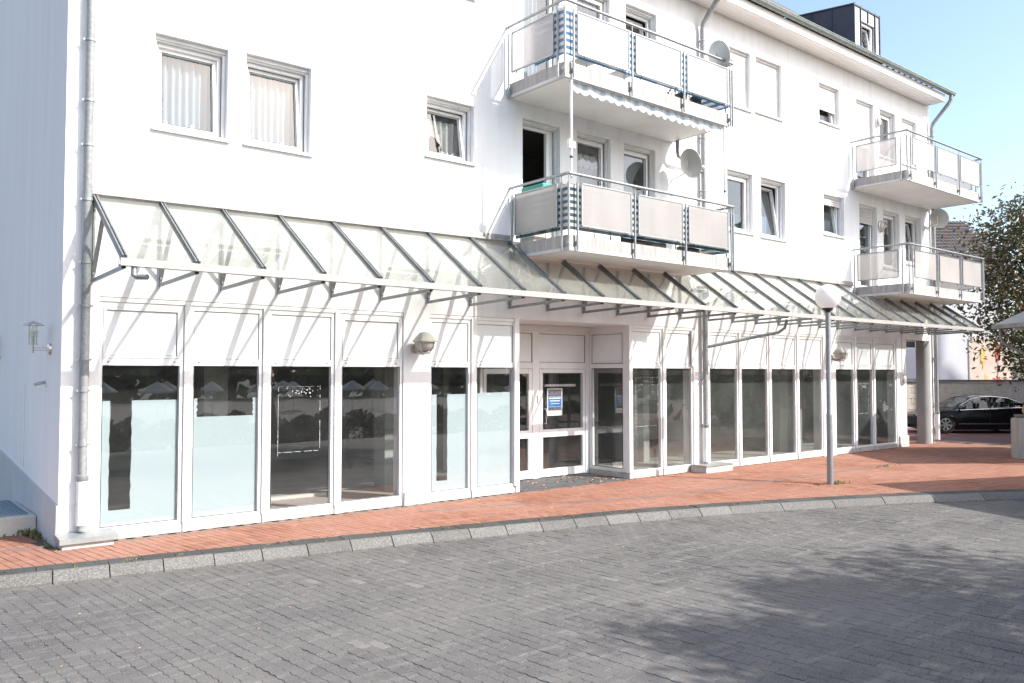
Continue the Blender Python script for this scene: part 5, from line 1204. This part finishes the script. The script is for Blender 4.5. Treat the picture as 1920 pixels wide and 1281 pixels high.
def person():
    # standing behind the bin, right arm bent with the hand on its rim; one skinned body
    root = thing('person', 'person in navy T-shirt cut by the right edge, forearm resting on the bin', 'person', (24.70, -3.36, 0))
    bx, by = 24.70, -3.36; fx = Vector((-.82, -.57, 0)); sx = Vector((.57, -.82, 0))  # facing, person's left-right axis
    O = Vector((bx, by, 0))
    def P(f, s_, z): return O + fx * f + sx * s_ + Vector((0, 0, z))
    J = {'pel': (P(0, 0, .95), .135), 'spine': (P(.0, 0, 1.12), .125), 'chest': (P(.02, 0, 1.32), .14), 'neck0': (P(.01, 0, 1.48), .075), 'neck': (P(.03, 0, 1.56), .055), 'head': (P(.06, 0, 1.66), .095), 'crown': (P(.05, 0, 1.74), .075),
         'sl': (P(0, -.19, 1.43), .07), 'el': (P(.04, -.29, 1.16), .048), 'wl': (P(.27, -.30, 1.06), .034), 'hl': (P(.35, -.29, 1.05), .036), 'sr': (P(0, .19, 1.43), .07), 'er': (P(-.03, .25, 1.14), .048), 'wr': (P(.05, .27, .90), .034), 'hr': (P(.07, .27, .82), .036),
         'hipl': (P(0, -.10, .90), .10), 'kl': (P(.03, -.11, .50), .068), 'al': (P(-.01, -.11, .10), .045), 'tl': (P(.15, -.12, .045), .036), 'hipr': (P(0, .10, .90), .10), 'kr': (P(.03, .11, .50), .068), 'ar': (P(-.01, .11, .10), .045), 'tr': (P(.15, .12, .045), .036)}
    E = [('pel', 'spine'), ('spine', 'chest'), ('chest', 'neck0'), ('neck0', 'neck'), ('neck', 'head'), ('head', 'crown'), ('chest', 'sl'), ('sl', 'el'), ('el', 'wl'), ('wl', 'hl'), ('chest', 'sr'), ('sr', 'er'), ('er', 'wr'), ('wr', 'hr'), ('pel', 'hipl'), ('hipl', 'kl'), ('kl', 'al'), ('al', 'tl'), ('pel', 'hipr'), ('hipr', 'kr'), ('kr', 'ar'), ('ar', 'tr')]
    for hand, base, dirv in (('hl', P(.35, -.29, 1.05), fx), ('hr', P(.07, .27, .82), Vector((0, 0, -1)) + fx * .25)):
        dirv = dirv.normalized(); lat = sx if hand == 'hl' else fx
        for k, (off, ln) in enumerate(((-.032, .085), (-.011, .095), (.011, .09), (.032, .07))):
            a = base + lat * off + dirv * .045; b = a + dirv * ln * .55 + Vector((0, 0, -.006)); c = b + dirv * ln * .4 + Vector((0, 0, -.022))
            for q, (nm, pt) in enumerate(((f'{hand}{k}a', a), (f'{hand}{k}b', b), (f'{hand}{k}c', c))): J[nm] = (pt, .0092)
            E += [(hand, f'{hand}{k}a'), (f'{hand}{k}a', f'{hand}{k}b'), (f'{hand}{k}b', f'{hand}{k}c')]
        a = base + lat * -.045 + dirv * .01; b = a + dirv * .045 + lat * -.012; J[hand + 'ta'] = (a, .011); J[hand + 'tb'] = (b, .0095); E += [(hand, hand + 'ta'), (hand + 'ta', hand + 'tb')]
    names = list(J); idx = {n_: i for i, n_ in enumerate(names)}
    def skin(nm, keys, edges, radscale, mat, rootk):
        me = bpy.data.meshes.new(nm); ks = [k for k in names if k in keys]; ii = {k: i for i, k in enumerate(ks)}
        me.from_pydata([J[k][0] for k in ks], [(ii[a], ii[b]) for a, b in edges if a in ii and b in ii], []); me.materials.append(mat)
        o = bpy.data.objects.new(nm, me); COL.objects.link(o); attach(o, root)
        s_ = o.modifiers.new('skin', 'SKIN')
        if not me.skin_vertices: me.attributes.new  # layer is created by the modifier below
        if len(me.skin_vertices) == 0:
            bpy.context.view_layer.objects.active = o
            o.select_set(True); bpy.ops.mesh.customdata_skin_add() if hasattr(bpy.ops.mesh, 'customdata_skin_add') else None; o.select_set(False)
        if len(me.skin_vertices):
            d = me.skin_vertices[0].data
            for i, k in enumerate(ks): d[i].radius = (J[k][1] * radscale,) * 2; d[i].use_root = (k == rootk)
        o.modifiers.new('sub', 'SUBSURF').levels = 1; o.modifiers['sub'].render_levels = 2
        return o
    skin('body', set(names), E, 1., M['skin'], 'pel')
    # T-shirt (to mid upper arm) and jeans sit just outside the body
    J['el_s'] = (J['sl'][0].lerp(J['el'][0], .62), .055); J['er_s'] = (J['sr'][0].lerp(J['er'][0], .62), .055)
    names.extend(['el_s', 'er_s'])
    skin('t_shirt', {'pel', 'spine', 'chest', 'neck0', 'sl', 'sr', 'el_s', 'er_s'}, [('pel', 'spine'), ('spine', 'chest'), ('chest', 'neck0'), ('chest', 'sl'), ('chest', 'sr'), ('sl', 'el_s'), ('sr', 'er_s')], 1.14, M['navy'], 'pel')
    skin('jeans', {'pel', 'hipl', 'kl', 'al', 'hipr', 'kr', 'ar'}, [('pel', 'hipl'), ('pel', 'hipr'), ('hipl', 'kl'), ('kl', 'al'), ('hipr', 'kr'), ('kr', 'ar')], 1.13, M['jeans'], 'pel')
    m = MB(); hc = J['head'][0] + Vector((0, 0, .05)) - fx * .015
    m.lathe([(.001, .115), (.06, .10), (.1, .05), (.108, 0), (.098, -.05)], hc, n=20); m.build('hair', M['hair'], root, smooth=True)
    m = MB(); f = J['head'][0] + fx * .09
    m.sphere(f + Vector((0, 0, -.01)), .014, 10, 6, 1.6)
    for s_ in (-.1, .1): m.sphere(J['head'][0] + sx * s_ + Vector((0, 0, -.005)), .022, 8, 6, 1.5)
    m.build('nose_and_ears', M['skin'], root, smooth=True)
    m = MB()
    for s_ in (-.034, .034): m.sphere(f + sx * s_ + Vector((0, 0, .018)) - fx * .008, .011, 8, 6)
    m.bar(f + sx * -.022 + Vector((0, 0, -.055)) - fx * .008, f + sx * .022 + Vector((0, 0, -.055)) - fx * .008, .01, .008); m.build('eyes_and_mouth', M['hair'], root)
    m = MB()
    for s_ in (-.12, .12): m.bar(P(-.06, s_, .04), P(.2, s_, .035), .085, .075)
    m.build('shoes', M['blackmetal'], root, bevel=.02)
person()

# ------------------------------------------------------------------ parked car
def car():
    A = R_(-39.44); org = Vector((32.35, 3.60, -.12)); t = thing('parked_car', 'black saloon car with chrome side strip parked beyond the passage', 'car', org); ca, sa = math.cos(A), math.sin(A)
    Lc, Hw = 4.78, .91
    def interp(tab, x):
        for (a, b) in zip(tab, tab[1:]):
            if a[0] <= x <= b[0]:
                u = (x - a[0]) / (b[0] - a[0]); u = u * u * (3 - 2 * u) * .4 + u * .6; return a[1] + (b[1] - a[1]) * u
        return tab[-1][1]
    TOP = [(0, .62), (.08, .70), (.4, .80), (.9, .88), (1.28, .945), (1.7, 1.18), (2.1, 1.375), (2.45, 1.44), (2.9, 1.455), (3.4, 1.40), (3.85, 1.24), (4.2, 1.08), (4.55, 1.03), (4.72, .95), (4.78, .70)]
    BELT = [(0, .55), (.1, .66), (.5, .76), (1.2, .85), (2.5, .90), (4.0, .96), (4.6, .93), (4.78, .66)]
    BOT = [(0, .32), (.15, .20), (.6, .16), (4.3, .16), (4.65, .24), (4.78, .36)]
    wheels = (.98, 3.80); WR = .375
    def bot(x):
        z = interp(BOT, x)
        for wx in wheels:
            d = abs(x - wx)
            if d < WR: z = max(z, .32 + math.sqrt(WR * WR - d * d) * 1.0)
        return z
    def hw(x): 
        e = 1.
        if x < .9: e = .70 + .30 * math.sin(math.pi / 2 * x / .9)
        if x > 4.1: e = .80 + .20 * math.cos(math.pi / 2 * (x - 4.1) / .68)
        return Hw * e
    def side(x, z):
        bz = interp(BELT, x); w_ = hw(x)
        if z <= bz:
            u = (z - .2) / (bz - .2); return w_ * (.955 + .045 * math.sin(math.pi * min(1, max(0, u)) * .95)) - .0
        return w_ * .963 - (z - bz) * .50 - .012
    def W_(x, y, z): return (org.x + x * ca - y * sa, org.y + x * sa + y * ca, z + org.z)
    body = MB(); nx = 120; rows = 8
    cols = [Lc * i / nx for i in range(nx + 1)]; b = 0; ring = 2 * (2 * rows + 1) + 3
    allv = []; per = None
    for x in cols:
        bz, zt, z0 = interp(BELT, x), interp(TOP, x), bot(x); bz = min(bz, zt - .01); z0 = min(z0, bz - .02); col = []
        for k in range(rows + 1): z = z0 + (bz - z0) * k / rows; col.append((side(x, z), z))
        for k in range(1, rows + 1): z = bz + (zt - .03 - bz) * k / rows if zt - .03 > bz else bz + .001 * k; col.append((side(x, z), z))
        ys = col[-1][0]; top = [(ys * .85, zt - .012), (ys * .45, zt), (0, zt + .004)]
        half = col + top; full = [W_(x, -y, z) for y, z in half] + [W_(x, y, z) for y, z in half[-2::-1]]
        per = len(full); allv += full
    fcs = []
    for i in range(nx):
        for j in range(per - 1): fcs.append((i * per + j, i * per + j + 1, (i + 1) * per + j + 1, (i + 1) * per + j))
    fcs.append(tuple(range(per))[::-1]); fcs.append(tuple(nx * per + j for j in range(per)))
    # cut the window openings out of the shell
    def in_win(x, z):
        bz = interp(BELT, x); zt = interp(TOP, x)
        return z > bz + .03 and z < zt - .075 and 1.42 < x < 4.02 and not (2.62 < x < 2.70) and not (3.56 < x < 3.61) and (x - 1.42) > (z - bz) * 1.15
    def in_screen(x): return (1.36 < x < 1.98) or (3.5 < x < 4.12)
    keep = []
    inv = lambda v: ((v[0] - org.x) * ca + (v[1] - org.y) * sa, -(v[0] - org.x) * sa + (v[1] - org.y) * ca, v[2] - org.z)
    gls = {}; wss = {}
    for f in fcs:
        c = [sum(allv[k][q] for k in f) / len(f) for q in range(3)]; lx, ly, lz = inv(c); zt = interp(TOP, lx)
        if len(f) == 4 and abs(ly) > .45 and in_win(lx, lz): gls.setdefault((ly > 0, lx > 2.66, lx > 3.585), MB()).poly([allv[k] for k in f])
        elif len(f) == 4 and in_screen(lx) and lz > zt - .03 and abs(ly) < hw(lx) * .74: wss.setdefault(lx > 2.5, MB()).poly([allv[k] for k in f])
        else: keep.append(f)
    body.v = allv; body.f = keep; body.t = [0.] * len(keep); body.build('body', M['car'], t, smooth=True)
    for g_ in gls.values(): g_.build('side_window', M['carglass'], t, smooth=True)
    for k_, g_ in wss.items(): g_.build('rear_window' if k_ else 'windscreen', M['carglass'], t, smooth=True)
    m = MB(); m.tube([W_(x, -side(x, min(interp(BELT, x) + .02, 9)) - .004, interp(BELT, x) + .02) for x in [1.40 + .1 * i for i in range(27)]], .011, 6); m.build('chrome_trim', M['chrome'], t)
    m = MB(); m.tube([W_(x, -side(x, min(interp(TOP, x) - .07, 2)) - .004, interp(TOP, x) - .065) for x in [1.55 + .1 * i for i in range(25)]], .010, 6); m.build('chrome_trim', M['chrome'], t)
    m = MB(); m.bar(W_(1.45, -.915, .37), W_(3.35, -.915, .37), .02, .022); m.build('chrome_strip', M['chrome'], t)
    m = MB(); m.bar(W_(.02, -.60, .42), W_(.42, -.85, .42), .02, .02); m.build('chrome_strip', M['chrome'], t)
    for x in (2.35, 3.25):
        m = MB(); m.bar(W_(x, -.93, .80), W_(x + .17, -.93, .805), .025, .03); m.build('door_handle', M['car'], t)
    for x in (1.30, 2.62, 3.5): m = MB(); m.bar(W_(x, -.912, .32), W_(x + .03, -.905, .86), .004, .008); m.build('door_gap', M['gasket'], t)
    m = MB(); m.bar(W_(1.52, -.93, .96), W_(1.66, -1.05, .97), .12, .11); m.build('mirror', M['car'], t, bevel=.03)
    m = MB(); m.bar(W_(1.18, -.91, .66), W_(1.24, -.913, .66), .01, .03); m.build('side_repeater', M['amber'], t)
    m = MB(); m.bar(W_(.06, -.50, .64), W_(.42, -.78, .70), .06, .12); m.build('headlight', M['headlamp'], t, bevel=.02)
    for x in wheels:
        for s_ in (-1, 1):
            c = Vector(W_(x, s_ * .80, .345)); ax = Vector(W_(x, s_ * 1.8, .345)) - c
            m = MB(); m.lathe([(.21, -.10), (.315, -.105), (.345, -.08), (.345, .08), (.315, .105), (.235, .10)], c, ax, n=32); wl = m.build('wheel', M['tyre'], t, smooth=True)
            m = MB(); m.lathe([(.228, .085), (.215, .098), (.195, .07), (.05, .06), (.001, .06)], c, ax, n=32)
            m.build('rim_dish', M['blackmetal'], wl, smooth=True)
            m = MB(); axn = ax.normalized(); u = Vector((0, 0, 1)); v = axn.cross(u)
            for k in range(7):
                a = k * 6.283 / 7; d = u * math.cos(a) + v * math.sin(a); m.bar(c + axn * .085 + d * .03, c + axn * .09 + d * .215, .055, .02, axn)
            m.lathe([(.228, .098), (.205, .1), (.205, .085)], c, ax, n=32); m.lathe([(.06, .085), (.05, .1), (.001, .1)], c, ax, n=16); m.build('rim', M['rim'], wl)
    for (x, y) in ((2.15, -.4), (2.15, .4), (3.1, -.4), (3.1, .4)):
        m = MB(); m.bar(W_(x + .35, y, .55), W_(x + .5, y, 1.10), .5, .14, (0, 0, 1)); m.bar(W_(x + .5, y, 1.12), W_(x + .53, y, 1.30), .24, .1); m.bar(W_(x - .1, y, .52), W_(x + .4, y, .52), .5, .16); m.build('seat', M['seat'], t)
    m = MB(); m.bar(W_(.35, 0, .22), W_(4.5, 0, .22), 1.6, .16); m.build('underbody', M['gasket'], t)
car()

# ------------------------------------------------------------------ house, block wall and the added building that shades them
H = thing('white_house', 'white rendered house with dark tiled roof behind the tree and car', 'house', (39.4, 5.1, 0))
c0 = Vector((36.3, 7.75)); dR = Vector((.772, -.635)); dF = Vector((.635, .772))
def HW(u, d, z): p = c0 + dR * u + dF * d; return (p.x, p.y, z)
m = MB(); UE = 7.0
wins = [(2.20, 2.90, 3.24, 4.2), (2.22, 3.00, .9, 1.9)]
us = sorted({0, UE} | {v for q in wins for v in q[:2]}); zz = sorted({-.2, 7.2} | {v for q in wins for v in q[2:]})
for a, b in zip(us, us[1:]):
    for c, d in zip(zz, zz[1:]):
        if any(q[0] < (a + b) / 2 < q[1] and q[2] < (c + d) / 2 < q[3] for q in wins): continue
        m.poly([HW(a, 0, c), HW(b, 0, c), HW(b, 0, d), HW(a, 0, d)])
for q in wins:
    for (p, r) in (((q[0], q[2]), (q[0], q[3])), ((q[1], q[3]), (q[1], q[2])), ((q[0], q[3]), (q[1], q[3])), ((q[1], q[2]), (q[0], q[2]))):
        m.poly([HW(p[0], 0, p[1]), HW(r[0], 0, r[1]), HW(r[0], .15, r[1]), HW(p[0], .15, p[1])])
m.poly([HW(UE, 0, -.2), HW(UE, 8, -.2), HW(UE, 8, 7.2), HW(UE, 0, 7.2)]); m.poly([HW(0, 0, -.2), HW(0, 8, -.2), HW(0, 8, 7.2), HW(0, 0, 7.2)])
m.poly([HW(UE, 0, 7.2), HW(UE, 8, 7.2), HW(UE, 4, 9.8)]); m.build('wall', M['housewall'], H)
rf = MB(); nrow = 14
for r in range(nrow):      # tile courses stepped so the roof has real relief
    d0, d1 = -.35 + 4.35 * r / nrow, -.35 + 4.35 * (r + 1) / nrow; z0_, z1_ = 7.08 + 2.75 * r / nrow, 7.08 + 2.75 * (r + 1) / nrow; k = 40
    for i in range(k):
        u0, u1 = -.3 + 7.6 * i / k, -.3 + 7.6 * (i + 1) / k; um = (u0 + u1) / 2
        rf.poly([HW(u0, d0, z0_ + .03), HW(um, d0, z0_ + .075), HW(um, d1, z1_ + .035), HW(u0, d1, z1_)]); rf.poly([HW(um, d0, z0_ + .075), HW(u1, d0, z0_ + .03), HW(u1, d1, z1_), HW(um, d1, z1_ + .035)])
rf.poly([HW(-.3, 4, 9.83), HW(7.3, 4, 9.83), HW(7.3, 8.3, 7.1), HW(-.3, 8.3, 7.1)])
hr = rf.build('roof', M['rooftile'], H); hr2 = MB(); hr2.bar(HW(-.3, -.4, 7.05), HW(7.3, -.4, 7.05), .12, .1); hr2.build('roof_gutter', M['zinc'], hr)
for q in wins:
    m = MB()
    for (a, b, c, d) in ((q[0], q[0] + .08, q[2], q[3]), (q[1] - .08, q[1], q[2], q[3]), (q[0] + .08, q[1] - .08, q[2], q[2] + .08), (q[0] + .08, q[1] - .08, q[3] - .08, q[3])):
        pts = [HW(u, dd, z) for z in (c, d) for dd in (.06, .14) for u in (a, b)]; m.faces(pts, [(0, 2, 3, 1), (4, 5, 7, 6), (0, 1, 5, 4), (2, 6, 7, 3), (0, 4, 6, 2), (1, 3, 7, 5)])
    hwn = m.build('window', M['frame'], H); m = MB(); m.poly([HW(q[0] + .08, .1, q[2] + .08), HW(q[1] - .08, .1, q[2] + .08), HW(q[1] - .08, .1, q[3] - .08), HW(q[0] + .08, .1, q[3] - .08)]); m.build('pane', M['glass'], hwn)
    m = MB(); m.poly([HW(q[0], .5, q[2]), HW(q[1], .5, q[2]), HW(q[1], .5, q[3]), HW(q[0], .5, q[3])]); m.build('room_dark', M['interior_dark'], hwn)
# mural: flat painted field with loose red, yellow and grey brush shapes
def HM(u, z, d): return HW(u, d, z)
m = MB(); m.poly([HM(5.10, -.1, -.03), HM(7.0, -.1, -.03), HM(7.0, 3.75, -.03), HM(5.10, 3.75, -.03)]); m.poly([HM(5.10, -.1, -.03), HM(5.10, 3.75, -.03), HM(5.10, 3.75, -.001), HM(5.10, -.1, -.001)])
mu = m.build('mural', M['muralbg'], H)
def blob(mat, cu, cz, ru, rz_, seed, spikes=9, ext=.35):
    rnd = random.Random(seed); g = MB(); pts = []
    for i in range(spikes * 2):
        a = 6.283 * i / (spikes * 2); r = 1 + (ext if i % 2 else -ext) * rnd.uniform(.4, 1); pts.append(HM(cu + ru * r * math.cos(a), cz + rz_ * r * math.sin(a), -.036 - .002 * (seed % 3)))
    g.poly(pts); g.build('painted_shape', M[mat], mu)
blob('muralred', 6.38, 1.72, .30, .24, 1, 7); blob('muralred', 6.18, 1.6, .13, .15, 2, 5); blob('muralred', 6.55, 1.6, .13, .22, 4, 5)
blob('muralred', 6.38, 3.05, .12, .42, 3, 5, .2); blob('muralyellow', 5.72, 2.9, .12, .5, 5, 6); blob('muralyellow', 5.85, 1.75, .10, .35, 6, 5); blob('muralgrey', 6.38, 2.3, .018, .35, 7, 4, .1)
for k, (u, z) in enumerate(((5.45, 2.0), (5.5, 1.75), (5.62, 1.65), (5.75, 1.55), (5.58, 1.45), (5.72, 1.8))): blob('muralgrey', u, z, .07, .035, 10 + k, 4, .5)

t = thing('block_wall', 'cream concrete block wall with dark coping left of the car', 'wall', (34.3, 4.2, 0)); q0 = Vector((32.9, 5.55))
def BWp(u, d, z): p = q0 + dR * u + dF * d; return (p.x, p.y, z)
m = MB()
def obox(mb, f, u0, u1, d0, d1, z0, z1): mb.faces([f(u, d, z) for z in (z0, z1) for d in (d0, d1) for u in (u0, u1)], [(0, 2, 3, 1), (4, 5, 7, 6), (0, 1, 5, 4), (2, 6, 7, 3), (0, 4, 6, 2), (1, 3, 7, 5)])
obox(m, BWp, 0, 9, .02, .2, -.1, 1.78); m.build('mortar_core', M['render_block'], t)
for r in range(8):
    for i in range(20):
        u0 = i * .46 - (.23 if r % 2 else 0)
        if u0 > 8.7: continue
        m = MB(); obox(m, BWp, max(0, u0 + .006), min(9, u0 + .454), -.0 - random.uniform(0, .012), .03, r * .222 + .006, r * .222 + .216); m.build('block', M['block'], t)
m = MB(); obox(m, BWp, -.05, 9.05, -.06, .26, 1.79, 1.88); m.build('coping', M['coping'], t)

# unseen building added and shaped to shade the car and the white house's lower left
N2 = thing('unseen_shade_building', 'added unseen building shaped for its shadow on the car and white house', 'building', (46, -12, 0))
m = MB(); Q = []
def back(p, tt): return (p[0] + .52 * tt, p[1] - 1.0 * tt, p[2] + .90 * tt)
tt = 14.
P1, P2, P3 = back((39.42, 5.07, 4.09), tt), back((39.45, 5.11, 2.75), tt), back((40.33, 4.46, 1.3), tt); Pl = back((35.5, 8.3, 4.09), tt)
def slab(p, q, zt_p, zt_q, depth=4.):
    o2 = Vector((.52, -1.0)).normalized() * depth
    pts = [(p[0], p[1], -.2), (q[0], q[1], -.2), (q[0], q[1], zt_q), (p[0], p[1], zt_p)]; pts += [(a + o2.x, b + o2.y, c) for a, b, c in pts]
    m.faces(pts, [(0, 1, 2, 3), (7, 6, 5, 4), (0, 4, 5, 1), (3, 2, 6, 7), (0, 3, 7, 4), (1, 5, 6, 2)])
slab((37.2, -1.1), (P1[0], P1[1]), P1[2] + 4, P1[2] + 4)
m.build('wall', M['housewall'], N2)
m = MB(); slope = (P3[2] - P2[2]) / math.hypot(P3[0] - P2[0], P3[1] - P2[1])
ex = (P3[0] + (P3[0] - P2[0]) * 1.2, P3[1] + (P3[1] - P2[1]) * 1.2); slab((P2[0], P2[1]), ex, P2[2], P2[2] + slope * math.hypot(ex[0] - P2[0], ex[1] - P2[1])); m.build('shade_wedge', M['housewall'], N2)  # added wedge, sloped to give the slanting shadow edge on the house
